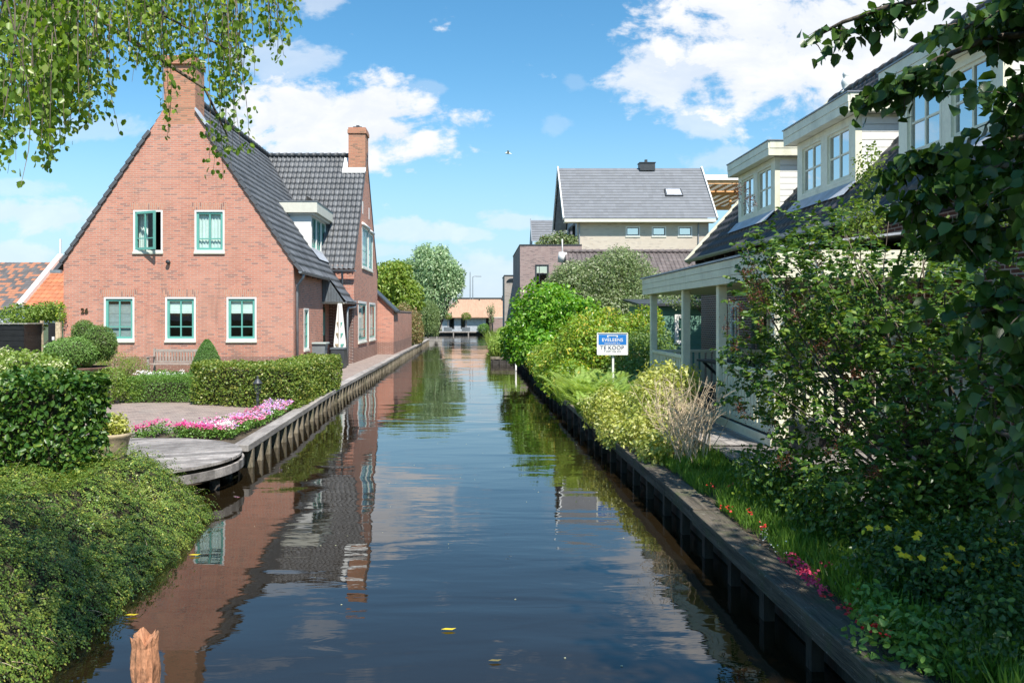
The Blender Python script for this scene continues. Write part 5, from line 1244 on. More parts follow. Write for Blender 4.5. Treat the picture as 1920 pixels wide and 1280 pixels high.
side = np.cross(Nn, flow)[:, None] * np.where(np.arange(nl) % 2 == 0, 1, -1)[None, :, None]
C_ = C_.reshape(-1, 3); keep = (C_[:, 0] < edge(C_[:, 1]) + .14) & (C_[:, 2] > -.5)
axl = (side + flow[:, None] * .7 + rdir(ns * nl).reshape(ns, nl, 3) * .35).reshape(-1, 3)
nnl = (np.repeat(Nn[:, None], nl, 1) + rdir(ns * nl).reshape(ns, nl, 3) * .5).reshape(-1, 3)
leaves('foliage', C_[keep], axl[keep], nnl[keep], (.015 + .013 * RNG.random(len(C_)))[keep], 'leaf_cotoneaster', co)
dtw = MB()
for k in range(260):
    i = random.randrange(ns); o = S0_[i] + Nn[i] * .04; d = nrm((flow[i] + Nn[i] * .7 + rdir(1)[0] * .6)[None])[0] * random.uniform(.08, .2)
    dtw.tube([tuple(o), tuple(o + d * .5 + np.array([0, 0, .01])), tuple(o + d)], [.0022, .0018, .0008], 3, cap=False)
dtw.build('bare_twigs', 'twig_pale', co)

# weeping birch: trunk off to the left, strands hanging into the picture
bt = root('birch_tree', 'weeping birch with long hanging leafy strands over the left foreground', 'tree', (-7.2, 3.6, 0))
MB().tube([(-7.2, 3.6, -.05), (-7.15, 3.7, 1.5), (-7.0, 3.8, 3.2), (-6.8, 4.0, 5), (-6.5, 4.1, 6.6)], [.20, .16, .14, .11, .05], 12).build('trunk', 'bark', bt, smooth=True)
lim = MB(); tops = []
for p in ([(-7.0, 3.8, 3.6), (-5.6, 4.1, 4.2), (-4.0, 4.3, 4.3), (-2.6, 4.4, 3.9), (-1.95, 4.4, 3.45), (-1.5, 4.4, 3.16), (-1.38, 4.42, 2.9)], [(-7.0, 3.8, 3.3), (-5.8, 4.0, 3.9), (-4.2, 4.1, 4.0), (-2.9, 4.15, 3.75), (-1.9, 4.2, 3.62), (-1.3, 4.2, 3.3)],
          [(-7.0, 3.8, 3.6), (-5.4, 3.6, 4.0), (-4.0, 3.6, 3.9), (-2.9, 3.7, 3.6), (-2.2, 3.8, 3.2)]):
    k = len(p); lim.tube(p, [.03 * (1 - .85 * i / (k - 1)) for i in range(k)], 7)
lim.build('limb', 'bark', bt, smooth=True)
env = [(0, 330), (25, 345), (50, 265), (95, 315), (125, 270), (170, 235), (195, 190), (213, 248), (222, 60), (240, 90), (262, 165), (290, 140), (308, 248), (330, 215), (345, 130), (362, 120), (385, 215), (405, 210), (424, 335), (442, 285), (468, 190), (482, 60), (515, 110), (548, 45)]
sP = []; sA = []; twg = MB()
def strand(px, y0, y1, Y, dn=1.0):
    top = np.array(W(px, y0, Y)); bot = np.array(W(px + random.uniform(-14, 14), y1, Y + random.uniform(-.15, .15))); L = np.linalg.norm(top - bot)
    n = max(4, int(L / .015 * dn)); t = np.sort(RNG.random(n)); sway = np.array([random.uniform(-.04, .04), random.uniform(-.05, .05), 0]); ph = random.uniform(0, 6)
    c = top[None] * (1 - t)[:, None] + bot[None] * t[:, None] + sway[None] * np.sin(t * 4 + ph)[:, None]
    spread = .016 + .045 * (1 - t)
    c = c + RNG.normal(size=(n, 3)) * spread[:, None] * np.array([1, 1, .5])
    a = RNG.normal(size=(n, 3)) * .55 + np.array([0, 0, -.75])
    sP.append(c); sA.append(a)
    tt = np.linspace(0, 1, 7); cc = top[None] * (1 - tt)[:, None] + bot[None] * tt[:, None] + sway[None] * np.sin(tt * 4 + ph)[:, None]
    twg.tube([tuple(q) for q in cc], [.0035, .003, .0028, .0022, .002, .0016, .001], 3, cap=False)
ex = [e[0] for e in env]; ey = [e[1] for e in env]
for k in range(125):
    px = random.uniform(-60, 205); b_ = np.interp(px, ex, ey); lim_ = random.random() ** .55
    yt = random.uniform(-190, 40); strand(px, yt, max(yt + 60, b_ * (.35 + .65 * lim_)), random.uniform(3.2, 4.6))
for k in range(102):
    px = random.uniform(215, 548); b_ = np.interp(px, ex, ey); lim_ = random.random() ** .8
    if px > 455 and random.random() < .35: continue
    arch_ = 20 if 380 < px < 440 else -60
    yt = random.uniform(-190, arch_); strand(px, yt, max(yt + 60, b_ * (.3 + .7 * lim_)), random.uniform(3.7, 5.0), .8)
for px, b_, y in ((25, 345, 2.9), (96, 320, 3.6), (212, 252, 4), (310, 255, 4.3), (424, 338, 4.3), (408, 330, 4.4), (548, 50, 4.4), (520, 115, 4.3), (500, 90, 4.5), (15, 340, 2.9), (395, 300, 4.3), (450, 285, 4.4)): strand(px, -60, b_, y, .8)
for k in range(80): strand(random.uniform(-620, -70), random.uniform(-260, -60), random.uniform(20, 300), random.uniform(3.3, 4.6), .8)
# the rest of the crown above the picture
for k in range(60): strand(random.uniform(-420, 560), random.uniform(-520, -300), random.uniform(-290, -60), random.uniform(3.2, 4.8), .6)
P = np.vstack(sP); A = np.vstack(sA); n = len(P)
twg.build('twigs', 'bark', bt)
leaves('foliage', P, A, nrm(RNG.normal(size=(n, 3)) + np.array([.3, -.6, .3])), .023 + .017 * RNG.random(n), 'leaf_birch', bt, (OVAL[0] * np.array([1, 1.25, 1]), OVAL[1]))

# linden: trunk to the right behind the camera, boughs reach into the picture at the top right
lt = root('linden_tree', 'dark large leaved tree whose boughs fill the top right corner', 'tree', (5.3, .2, 0))
MB().tube([(5.3, .2, -.05), (5.3, .25, 1.5), (5.25, .4, 3), (5.1, .6, 4.6), (4.9, 1, 6.2), (4.7, 1.3, 7.5)], [.24, .2, .18, .15, .1, .05], 12).build('trunk', 'bark', lt, smooth=True)
boughs = [([(1990, 20), (1870, 45), (1760, 50)], 4.2, .16, 300, 8), ([(1990, -40), (1800, -15), (1660, 15), (1580, 42), (1512, 78)], 4.3, .10, 200, 10), ([(1990, 60), (1860, 70), (1760, 110), (1690, 150), (1665, 165)], 4.1, .13, 330, 8), ([(1990, -30), (1880, 10), (1800, 60)], 3.9, .16, 250, 6),
          ([(1990, 235), (1900, 262), (1820, 285), (1750, 290), (1690, 310)], 4.0, .11, 340, 8), ([(1990, 330), (1880, 310), (1800, 330), (1740, 350), (1710, 400)], 3.9, .14, 420, 8),
          ([(2000, 120), (1930, 140), (1895, 230)], 3.7, .20, 260, 6), ([(2000, 440), (1900, 430), (1810, 440), (1750, 425)], 3.9, .15, 320, 8), ([(2010, 560), (1900, 560), (1830, 590)], 3.8, .22, 420, 8), ([(2010, 700), (1900, 690), (1840, 720)], 3.9, .24, 380, 8), ([(2010, 300), (1940, 330), (1890, 400)], 3.6, .18, 300, 6),
          ([(1990, 850), (1900, 820), (1850, 800)], 4.3, .22, 260, 6)]
LP = []; LA = []; bb = MB()
for pl, Y, rad, cnt, nt_ in boughs:
    pts = [np.array(W(px, py, Y + .12 * i)) for i, (px, py) in enumerate(pl)]
    bb.tube([(4.9, .9, 4.6 if pts[0][2] > 3 else 3.4)] + [tuple(p) for p in pts], [.05] + [.022 * (1 - .8 * i / len(pts)) for i in range(len(pts))], 6)
    seg = np.array(pts); k = len(seg) - 1
    for q in range(nt_ * 2):
        f = random.random() * k; i = int(min(f, k - 1)); o = seg[i] + (seg[i + 1] - seg[i]) * (f - i); d = rdir(1)[0] * np.array([1, 1, .6]) * rad * 1.9; d[2] -= rad * .5
        m_ = max(3, cnt // (nt_ * 2)); t = RNG.random(m_)
        c = o[None] + d[None] * t[:, None] + RNG.normal(size=(m_, 3)) * rad * .22; LP.append(c); LA.append(RNG.normal(size=(m_, 3)) * .5 + d[None] * 2 + np.array([0, 0, -.7]))
        bb.tube([tuple(o), tuple(o + d * .5 + np.array([0, 0, .02])), tuple(o + d)], [.004, .003, .0015], 4)
P = np.vstack(LP); A = np.vstack(LA); n = len(P)
bb.build('bough', 'bark', lt, smooth=True)
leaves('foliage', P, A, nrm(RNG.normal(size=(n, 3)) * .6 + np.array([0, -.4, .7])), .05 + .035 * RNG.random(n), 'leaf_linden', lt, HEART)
bush('crown', [((4.9, .8, 6.3), (2.1, 2.1, 1.5)), ((6.2, -.5, 5.6), (2.2, 2.2, 1.5)), ((6.3, 2.9, 6.0), (1.4, 1.5, 1.1))], 170, .10, 'leaf_linden', lt, HEART, rough=.35, depth=.8, out=.3)  # upper crown, out of view; blobs placed and sized to shade the right foreground

# big open shrub on the right (old lilac) with brown seed heads
ls = root('lilac_shrub', 'large open dark shrub with brown seed heads in front of the porch', 'shrub', (4.2, 6.6, 0))
LB_ = [(W(1530, 600, 8.0), (.78, .7, .85)), (W(1425, 700, 8.3), (.40, .45, .55)), (W(1650, 540, 7.5), (.80, .8, .80)), (W(1600, 740, 7.4), (.85, .8, .70)), (W(1790, 620, 6.6), (.85, .8, .95)), (W(1800, 800, 6.2), (.85, .7, .7)), (W(1500, 455, 8.6), (.55, .45, .30)), (W(1440, 500, 8.8), (.35, .35, .35)), (W(1900, 700, 5.6), (.6, .6, .8)), (W(1700, 900, 6.4), (.8, .6, .45))]
tips = []
for c, r_ in LB_:
    for k in range(6): d = rdir(1)[0]; tips.append((c[0] + d[0] * r_[0] * .95, c[1] + d[1] * r_[1] * .9, max(.1, c[2] + abs(d[2]) * r_[2] * .9)))
stems('stems', (4.15, 6.7, -.05), tips, .020, 'twig_pale' if 0 else 'bark', ls, n=5, bow=.16, seg=7, taper=.15)
lp = []; la = []
for c, r_ in LB_:                                # leaves sit in pairs along many short twigs
    vol = r_[0] * r_[1] * r_[2]; nt_ = int(360 * vol ** .62)
    for k in range(nt_):
        d = rdir(1)[0]; o = np.array(c) + d * np.array(r_) * random.random() ** .45; g = nrm((d * .6 + rdir(1)[0] * .8 + np.array([-.15, -.1, .15]))[None])[0] * random.uniform(.12, .26)
        t = np.repeat(np.linspace(.1, 1, 6), 2); q = o[None] + g[None] * t[:, None]; sd2 = np.cross(g, [0, 0, 1]); sd2 = sd2 / (np.linalg.norm(sd2) + 1e-6)
        sg = np.where(np.arange(12) % 2 == 0, 1, -1)[:, None]; lp.append(q); la.append(sd2[None] * sg + g[None] * 2.2 + RNG.normal(size=(12, 3)) * .35 + np.array([0, 0, -.25]))
P = np.vstack(lp); A = np.vstack(la); n = len(P); kz = P[:, 2] > .08; P = P[kz]; A = A[kz]; n = len(P)
leaves('foliage', P, A, nrm(RNG.normal(size=(n, 3)) * .5 + np.array([0, -.25, .9])), .038 + .026 * RNG.random(n), 'leaf_lilac', ls, (HEART[0] * np.array([1, .85, 1]), HEART[1]))
sp2 = []
for px, py, Y in ((1385, 575, 8), (1402, 515, 8.3), (1392, 640, 8), (1425, 560, 7.9), (1478, 528, 8), (1500, 590, 7.4), (1393, 772, 7.9), (1540, 650, 7.2), (1455, 805, 7.6), (1600, 705, 6.8), (1700, 785, 6.2), (1640, 880, 6.1), (1565, 850, 6.7), (1412, 385, 8.6), (1395, 360, 8.6), (1440, 600, 7.6), (1530, 480, 7.9), (1740, 700, 5.9), (1410, 545, 8.1), (1585, 790, 6.7), (1375, 610, 8.1), (1470, 860, 7.0), (1680, 640, 6.7)):
    for k in range(5):
        c = np.array(W(px + random.uniform(-16, 16), py + random.uniform(-14, 14), Y)); sp2.append(c[None] + RNG.normal(size=(34, 3)) * np.array([.022, .022, .03]))
P = np.vstack(sp2); n = len(P); leaves('seed_heads', P, rdir(n), rdir(n), .013 + .008 * RNG.random(n), 'seed_head', ls)
# sunlit shoot rising behind
sh = root('lime_green_sapling', 'bright yellow green young tree shoot against the middle dormer', 'tree', (4.4, 9.6, 0))
stems('stems', (4.75, 9.7, 0), [(4.68, 9.6, 3.9), (4.5, 9.5, 3.3), (4.9, 9.5, 3.2)], .02, 'bark', sh, bow=.03)
bush('foliage', [((4.68, 9.55, 3.55), (.17, .2, .42)), ((4.55, 9.5, 3.05), (.3, .25, .28)), ((5.3, 9.0, 2.7), (.35, .3, .3)), ((4.0, 9.0, 1.9), (.5, .3, .35)), ((3.55, 9.1, 1.55), (.32, .3, .32)), ((3.5, 9.0, .95), (.35, .3, .3)), ((5.7, 8.6, 3.0), (.25, .3, .3)), ((3.35, 9.3, 2.1), (.25, .25, .2))], 620, .045, 'leaf_lime', sh, OVAL, rough=.4, depth=.8, droop=.3)
# understorey
us = root('shade_shrub', 'dark glossy low shrub under the big shrub at the end of the timber terrace', 'shrub', (3.3, 7.3, 0))
bush('foliage', [(W(1490, 905, 7.7), (.55, .45, .42)), (W(1590, 960, 6.8), (.55, .5, .45)), (W(1430, 880, 8.3), (.3, .3, .26)), (W(1700, 990, 6.2), (.6, .5, .45)), (W(1830, 960, 6.0), (.6, .5, .5))], 620, .050, 'leaf_lilac', us, OVAL, rough=.35, depth=.6, zmin=.02)
stems('stems', (3.4, 7.2, 0), [(3.1, 7.3, .4), (3.5, 7.1, .5), (3.9, 6.8, .5), (3.6, 6.6, .4)], .012, 'bark', us)
hy = root('hypericum_shrub', 'dark leafy shrub dotted with yellow flowers in the lower right corner', 'shrub', (3.6, 5, 0))
hb = [(W(1760, 1080, 5.2), (.55, .5, .36)), (W(1880, 1100, 4.9), (.5, .5, .42)), (W(1690, 1090, 5.6), (.35, .35, .3)), (W(1900, 1210, 4.2), (.4, .4, .3))]
bush('foliage', hb, 1500, .036, 'leaf_dark', hy, OVAL, rough=.3, depth=.5, zmin=.02)
fp = []
for px, py in ((1717, 1008), (1722, 1000), (1683, 1028), (1690, 1040), (1700, 1042), (1708, 1046), (1728, 1046), (1775, 1028), (1778, 1040), (1768, 1048), (1784, 1044), (1802, 1028), (1758, 1068), (1772, 1066), (1800, 1070), (1806, 1066), (1825, 1060), (1838, 1045), (1852, 1050), (1850, 1070), (1860, 1012), (1875, 1035), (1886, 1030), (1905, 1058), (1912, 1076), (1778, 1156), (1665, 990), (1630, 990), (1868, 995), (1795, 1052), (1900, 1020), (1843, 1012)):
    Y = random.uniform(4.75, 5.0); c = np.array(W(px, py, Y)); m_ = 5
    for j in range(5):
        a = 2 * PI * j / 5 + random.random() * .3; fp.append((c, (math.cos(a), math.sin(a) * .6 - .1, math.sin(a) * .5 + .15), (random.uniform(-.2, .2), -.8, .7)))
leaves('blossoms', np.array([f[0] for f in fp]), np.array([f[1] for f in fp]), np.array([f[2] for f in fp]), .026, 'petal_yellow', hy, HEART)
# grass and small flowers along the near right bank
def blades(name, label, n, xr, yr, h, matn, z=0.0, cond=None, cat='grass', lean=.35):
    x = RNG.uniform(*xr, n); y = RNG.uniform(*yr, n); P = np.stack([x, y, np.full(n, z)], 1)
    if cond is not None: P = P[cond(P)]
    P = P[fbm(P, 2.2, 9) > .34 + .25 * RNG.random(len(P)) * .6]
    n = len(P); ax = np.array([0, 0, 1.0]) + RNG.normal(size=(n, 3)) * lean; ax[:, 2] = np.abs(ax[:, 2]) + .3
    hh_ = h * (.45 + .9 * RNG.random(n)) * (.6 + .8 * vnoise(P, 1.7, 4))
    tm = (np.array([[0, -.035, 0], [0, .035, 0], [.55, .025, .05], [.55, -.025, .05], [1, 0, -.12]]), np.array([[0, 1, 2, 3], [3, 2, 4, 4]]))
    tm = (np.array([[0, -.03, 0], [.5, -.03, .05], [1, 0, -.12], [.5, .03, .05]]), np.array([[0, 1, 2, 3]]))
    o = leaves(name, P, ax, rdir(n), hh_, matn, None, tm); meta(o, label, cat, kind='stuff'); return o
blades('grass', 'green grass strip behind the timber edge of the near right bank', 30000, (2.38, 3.3), (3.4, 10.8), .18, 'grass_blade')
blades('grass', 'rough shaded grass at the lower right', 20000, (2.5, 4.6), (3.2, 6.0), .20, 'grass_blade')
blades('grass', 'tall pale grass and weeds on the far right bank', 9000, (.75, 2.6), (38.3, 60), .7, 'grass_lit')
blades('grass', 'lawn grass by the left patio kerb', 9000, (-10.5, -6.3), (18.4, 24), .10, 'grass_lit')
blades('grass', 'weeds under the deck front and pot', 2500, (-7.4, -4.0), (8.95, 9.3), .12, 'grass_blade')
def flowers(name, label, pts, matn, sz=.03, cat='flower', parent=None, tall=.12, per=5, spread=.03, nn=(0, -.4, .9)):
    P = []
    for (x, y, z, k) in pts:
        P.append(np.array([x, y, z])[None] + RNG.normal(size=(k, 3)) * np.array([spread, spread, spread * .6]))
    P = np.vstack(P); n = len(P)
    o = leaves(name, P, rdir(n) * np.array([1, 1, .4]), nrm(RNG.normal(size=(n, 3)) * .35 + np.array(nn)), sz * (.7 + .6 * RNG.random(n)), matn, parent, HEART)
    if parent is None: meta(o, label, cat, kind='stuff')
    return o
def pp(L, Y0_, k, z=.16):
    out = []
    for px, py in L:
        Y = (CZ - z) * F / (py - VY); out.append(((px - VX) / F * Y, Y, z, k))
    return out
flowers('pink_flowers', 'deep pink flowers beside the near right bank timber', pp([(1485, 1040), (1490, 1050), (1478, 1052), (1500, 1068), (1508, 1072), (1515, 1080), (1522, 1085), (1528, 1092), (1510, 1062), (1495, 1058), (1543, 1103), (1520, 1070)], 0, 16), 'petal_crimson', .022, spread=.022)
flowers('red_flowers', 'small dark red flowers in the grass of the near right bank', pp([(1550, 1115), (1585, 1135), (1592, 1145), (1622, 1165), (1635, 1172), (1650, 1180), (1658, 1190), (1640, 1160), (1605, 1105), (1555, 1060), (1430, 985), (1405, 960), (1364, 952), (1335, 908), (1372, 910), (1265, 850), (1285, 852)], 0, 9), 'petal_red', .022, spread=.025)
flowers('white_flowers', 'tiny white flowers in the grass of the near right bank', pp([(1425, 1000), (1440, 1010), (1450, 1020), (1460, 1030), (1420, 1015), (1435, 990)], 0, 6), 'petal_white', .012, spread=.03)
fe = root('dock_plant', 'light green broad leaved plants at the very bottom right', 'plant', (3.0, 4.3, 0))
bush('foliage', [(W(1700, 1190, 4.5), (.3, .3, .16)), (W(1780, 1230, 4.3), (.25, .3, .16)), (W(1640, 1130, 4.9), (.15, .2, .12))], 900, .045, 'leaf_low', fe, OVAL, depth=.6, zmin=.02)
struct(polymesh('gravel', [(3.9, 6.9), (6.55, 6.9), (6.55, 10.5), (5.7, 10.5), (5.7, 8.9), (3.9, 8.9)], .007, 'gravel_mat'))

# right bank planting, near to far
tw = root('dry_twig_bush', 'leafless pale twiggy bush between the yellow shrub and terrace', 'shrub', (2.75, 10.6, 0))
tm_ = MB()
for k in range(105):
    bx0_, by0_ = 2.72 + random.uniform(-.22, .22), 10.6 + random.uniform(-.7, .7); L = random.uniform(.7, 1.3); d = Vector((random.uniform(-.5, .42), random.uniform(-.3, .3), 1)).normalized()
    p = [Vector((bx0_, by0_, 0)) + d * L * t + Vector((math.sin(t * 3 + k) * .05, math.cos(t * 2.3 + k) * .05, -.10 * t * t)) for t in (0, .25, .5, .75, 1)]
    tm_.tube(p, [.007, .006, .005, .0035, .002], 4, cap=False)
    for j in range(5):
        q = random.uniform(.35, .95); i = int(q * 4); o = p[i].lerp(p[min(i + 1, 4)], q * 4 - i); e = Vector((random.uniform(-1, 1), random.uniform(-1, 1), random.uniform(.1, 1))).normalized() * random.uniform(.1, .32)
        tm_.tube([o, o + e * .5 + Vector((0, 0, .01)), o + e], [.003, .0025, .0015], 3, cap=False)
tm_.build('twigs', 'twig_pale', tw)
eu = root('variegated_shrub', 'yellow and cream variegated shrub spilling over the right bank', 'shrub', (2.7, 12.5, 0))
bush('foliage', [((2.45, 11.5, .26), (.42, .7, .34)), ((2.85, 12.6, .45), (.5, .7, .52)), ((3.1, 13.3, .68), (.40, .5, .48)), ((2.75, 13.6, .30), (.35, .6, .36)), ((2.35, 10.6, .16), (.25, .5, .24)), ((3.3, 12.6, .86), (.2, .25, .30)), ((2.25, 14.1, .26), (.34, .8, .40)), ((3.3, 14.2, .6), (.35, .5, .5)), ((2.2, 12.6, .12), (.3, .9, .30))], 640, .062, 'leaf_euonymus', eu, OVAL, rough=.35, depth=.5, zmin=-.1)
stems('stems', (2.8, 12.6, 0), [(2.6, 11.8, .5), (2.9, 13.2, .9), (3.2, 12.9, 1.0), (2.5, 13.5, .5)], .015, 'bark', eu)
fn_ = root('fern_clump', 'pale green clump of feathery ferns beside the sale board', 'fern', (2.3, 16.3, 0))
fP = []; fA = []; fN = []; fS_ = []; rb_ = MB()
for cxx, cyy, nfr, H_ in ((2.15, 16.2, 50, .95), (2.6, 15.4, 36, .75), (2.75, 17.2, 36, .95), (2.3, 18.2, 30, .9), (2.15, 17.5, 20, .8), (2.25, 14.9, 20, .62), (2.45, 15.8, 20, .85), (2.1, 15.4, 14, .6)):
    for k in range(nfr):
        a = random.uniform(0, 2 * PI); L = H_ * random.uniform(.7, 1.15); o = random.uniform(.35, .95)
        dx, dy = math.cos(a) * o, math.sin(a) * o; cxx, cyy = cxx + random.uniform(-.06, .06), cyy + random.uniform(-.08, .08); t = np.linspace(.12, 1, 26)
        c = np.stack([cxx + dx * L * t * 1.1, cyy + dy * L * t * 1.1, L * (1.15 * t - .42 * t ** 2.4)], 1); tg = np.gradient(c, axis=0); tg = nrm(tg); sd2 = nrm(np.cross(tg, np.array([0, 0, 1.0])))
        for s_ in (1, -1): fP.append(c); fA.append(sd2 * s_ + tg * .35 + np.array([0, 0, -.1])); fN.append(nrm(np.cross(tg, sd2)) * 1.0); fS_.append(.13 * L * np.sin(PI * (t * .85 + .12)) ** .8 * np.ones(26) * RNG.uniform(.8, 1.2, 26))
        rb_.tube([tuple(c[0] * np.array([1, 1, 0])), tuple(c[8]), tuple(c[16]), tuple(c[25])], [.005, .004, .003, .001], 3, cap=False)
leaves('fronds', np.vstack(fP), np.vstack(fA), np.vstack(fN), np.hstack(fS_) + .02, 'leaf_fern', fn_, (NARROW[0] * np.array([1, 1.1, 1]), NARROW[1])); rb_.build('frond_ribs', 'leaf_fern', fn_)
def simple_shrub(name, label, blobs, dens, size, matn, tmpl=QUADL, stem=None, cat='shrub', **kw):
    c = blobs[0][0]; r_ = root(name, label, cat, (c[0], c[1], 0)); bush('foliage', blobs, dens, size, matn, r_, tmpl, **kw)
    tips = [(b_[0][0], b_[0][1], b_[0][2] + b_[1][2] * .5) for b_ in blobs]
    for b_ in blobs: tips += [(b_[0][0] + random.uniform(-.5, .5) * b_[1][0], b_[0][1] + random.uniform(-.5, .5) * b_[1][1], b_[0][2] + b_[1][2] * .4) for _ in range(3)]
    stems('trunk' if cat == 'tree' else 'stems', stem or (c[0], c[1], -.05), tips, .03 if cat == 'shrub' else .12, 'bark', r_, bow=.08)
    return r_
simple_shrub('golden_shrub', 'yellow tipped green shrub left of the sale board', [((2.75, 20.6, .95), (.85, .9, .95)), ((3.3, 21.6, 1.2), (.8, .9, .95)), ((2.2, 19.6, .35), (.55, 1.1, .50)), ((2.15, 22.3, .4), (.55, 1.3, .6))], 420, .085, 'leaf_gold', OVAL, rough=.35, depth=.5, zmin=-.1)
simple_shrub('green_shrub', 'mid green dense shrub right behind the sale board', [((3.9, 20.0, .75), (.75, .9, .85)), ((4.6, 21.2, .8), (.7, .9, .8)), ((3.6, 18.6, .45), (.6, .7, .5))], 560, .06, 'leaf_boxdark', OVAL, rough=.3, depth=.5, zmin=-.05)
simple_shrub('golden_shrub', 'orange tipped golden shrub right of and behind the sale board', [((4.4, 22.6, 1.5), (.55, .6, .55)), ((4.9, 22.8, 1.75), (.45, .5, .5))], 420, .08, 'leaf_gold', OVAL, rough=.4, depth=.6, stem=(4.4, 22.6, 0))
simple_shrub('laurel_shrub', 'bright glossy green laurel leaning over the water', [((2.6, 30.0, 1.75), (1.35, 1.6, 1.35)), ((1.75, 29.8, 1.1), (.85, 1.3, .9)), ((3.6, 29.6, 1.7), (1.0, 1.3, 1.0)), ((2.4, 28.6, .7), (1.0, 1.2, .75)), ((2.9, 31, 2.5), (.7, .8, .6))], 260, .15, 'leaf_laurel', OVAL, rough=.42, depth=.5, stem=(2.7, 30, -.05), zmin=-.2)
simple_shrub('dark_shrub', 'shaded green growth between laurel and fern along the bank', [((2.25, 24.8, .55), (.6, 1.8, .6)), ((2.2, 27.2, .35), (.5, 1.4, .5)), ((3.2, 24.5, 1.0), (.8, 1.2, .9))], 330, .08, 'leaf_gold', OVAL, rough=.35, depth=.5, zmin=-.3)
simple_shrub('olive_tree', 'grey green broad tree in front of the brown tiled shed roof', [((5.4, 33.5, 3.2), (1.7, 1.6, 1.4)), ((3.9, 33.0, 2.7), (1.3, 1.3, 1.3)), ((6.7, 33.6, 2.7), (1.3, 1.4, 1.4)), ((5.4, 32.5, 1.7), (2.1, 1.3, 1.3)), ((3.9, 33.3, 3.6), (.8, .8, .6)), ((6.0, 33.6, 4.0), (1.15, 1.0, .85)), ((3.2, 33.2, 3.0), (.6, .7, .7))], 400, .115, 'leaf_olive', NARROW if 0 else (NARROW[0] * np.array([1, 1.5, 1]), NARROW[1]), cat='tree', rough=.4, depth=.6, stem=(5.2, 33.4, -.05))
simple_shrub('garden_tree', 'green small tree seen through the porch over the shed', [((7.3, 26.0, 2.55), (1.3, .7, .45)), ((8.6, 25.8, 2.4), (.8, .6, .5))], 330, .07, 'leaf_olive', OVAL, cat='tree', rough=.4, depth=.6, stem=(8.9, 26, 0))
simple_shrub('bank_shrub', 'low bright green plants on the far right bank above the short revetment', [((1.25, 39.2, .35), (.65, 1.0, .45)), ((1.9, 40.5, .5), (.8, 1.4, .6)), ((1.3, 44, .45), (.6, 2.5, .6)), ((2.0, 50, .5), (.8, 4, .8)), ((2.6, 58, .5), (.9, 4, .8))], 230, .12, 'leaf_fern', OVAL, rough=.35, depth=.5, zmin=0)
simple_shrub('roof_shrub', 'small green plants on the flat purple brick roof terrace', [(W(1030, 452, 60), (.9, .5, .5)), (W(1052, 448, 60), (.7, .5, .6)), (W(1070, 452, 60), (.5, .5, .5))], 90, .2, 'leaf_olive', OVAL, rough=.5, depth=.6, stem=W(1045, 462, 60))
# left bank, far
simple_shrub('rusty_shrub', 'tall green and rusty red hedge shrub at the end of the garden wall', [((-5.1, 55.5, 1.2), (1.0, 2.2, 1.55)), ((-5.0, 59, 1.1), (1.0, 2.6, 1.4)), ((-4.6, 57, .7), (.7, 3.5, .8))], 150, .13, 'leaf_rusty', OVAL, rough=.3, depth=.5, zmin=0)
simple_shrub('maple_tree', 'yellow green round headed tree behind the garden wall', [((-7.3, 64, 3.9), (1.9, 2.0, 2.2)), ((-5.7, 64, 3.2), (1.4, 1.7, 1.7)), ((-6.6, 64, 5.2), (1.2, 1.3, 1.3)), ((-8.6, 65, 2.8), (1.2, 1.6, 2.0))], 130, .24, 'leaf_maple', OVAL, cat='tree', rough=.4, depth=.6, stem=(-6.8, 64, 0))
simple_shrub('willow_tree', 'tall grey green willow rising beyond the maple on the left bank', [((-4.9, 82, 6.4), (1.9, 2.0, 2.8)), ((-3.0, 82, 5.8), (1.5, 1.8, 2.6)), ((-6.4, 82, 4.9), (1.7, 1.8, 2.7)), ((-5.2, 82, 3.4), (2.1, 1.8, 2.2)), ((-3.6, 82, 8.0), (.8, .8, 1.3)), ((-5.4, 82, 8.3), (.9, .8, 1.2)), ((-2.1, 82, 5.9), (.8, .9, 1.6)), ((-6.9, 82, 7.0), (.9, .8, 1.0))], 80, .36, 'leaf_willow', (NARROW[0] * np.array([1, 1.4, 1]), NARROW[1]), cat='tree', rough=.5, depth=.7, droop=.6, stem=(-4.2, 82, 0))
wp = root('weeping_willow', 'small pale weeping tree with drooping curtains beside the rusty shrub', 'tree', (-4.7, 75, 0))
wP = []; wA = []
for k in range(420):
    a = random.uniform(0, 2 * PI); r_ = 1.0 * math.sqrt(random.random()); x, y = -4.5 + r_ * math.cos(a) * .95, 75 + r_ * math.sin(a); zt = 3.6 - r_ ** 2 * 1.1; zb = random.uniform(.2, 1.4); m_ = 26
    z = np.linspace(zt, zb, m_) + RNG.normal(size=m_) * .05; wP.append(np.stack([np.full(m_, x), np.full(m_, y), z], 1) + RNG.normal(size=(m_, 3)) * .05); wA.append(RNG.normal(size=(m_, 3)) * .3 + np.array([0, 0, -1]))
P = np.vstack(wP); leaves('foliage', P, np.vstack(wA), rdir(len(P)), .17, 'leaf_weep', wp, (NARROW[0] * np.array([1, 1.5, 1]), NARROW[1]))
stems('trunk', (-4.6, 75, 0), [(-4.5, 75, 3.2), (-4.2, 75, 2.8), (-5, 75, 2.9)], .08, 'bark', wp)
for px, (cx2, r2, lab) in zip((840, 874), ((W(840, 593, 103), .52, 'left'), (W(874, 593, 103), .62, 'right'))):
    t_ = root('ball_tree', lab + ' of the two clipped ball trees on the far jetty', 'tree', (cx2[0], 103.05, .6), 'ball trees on the far jetty')
    bush('foliage', [((cx2[0], 103.05, 2.05), (r2, r2 * .8, r2 * .82))], 260, .11, 'leaf_hedge', t_, OVAL, rough=.1); MB().tube([(cx2[0], 103.05, .61), (cx2[0], 103.05, 1.6)], .05, 6).build('trunk', 'bark', t_)
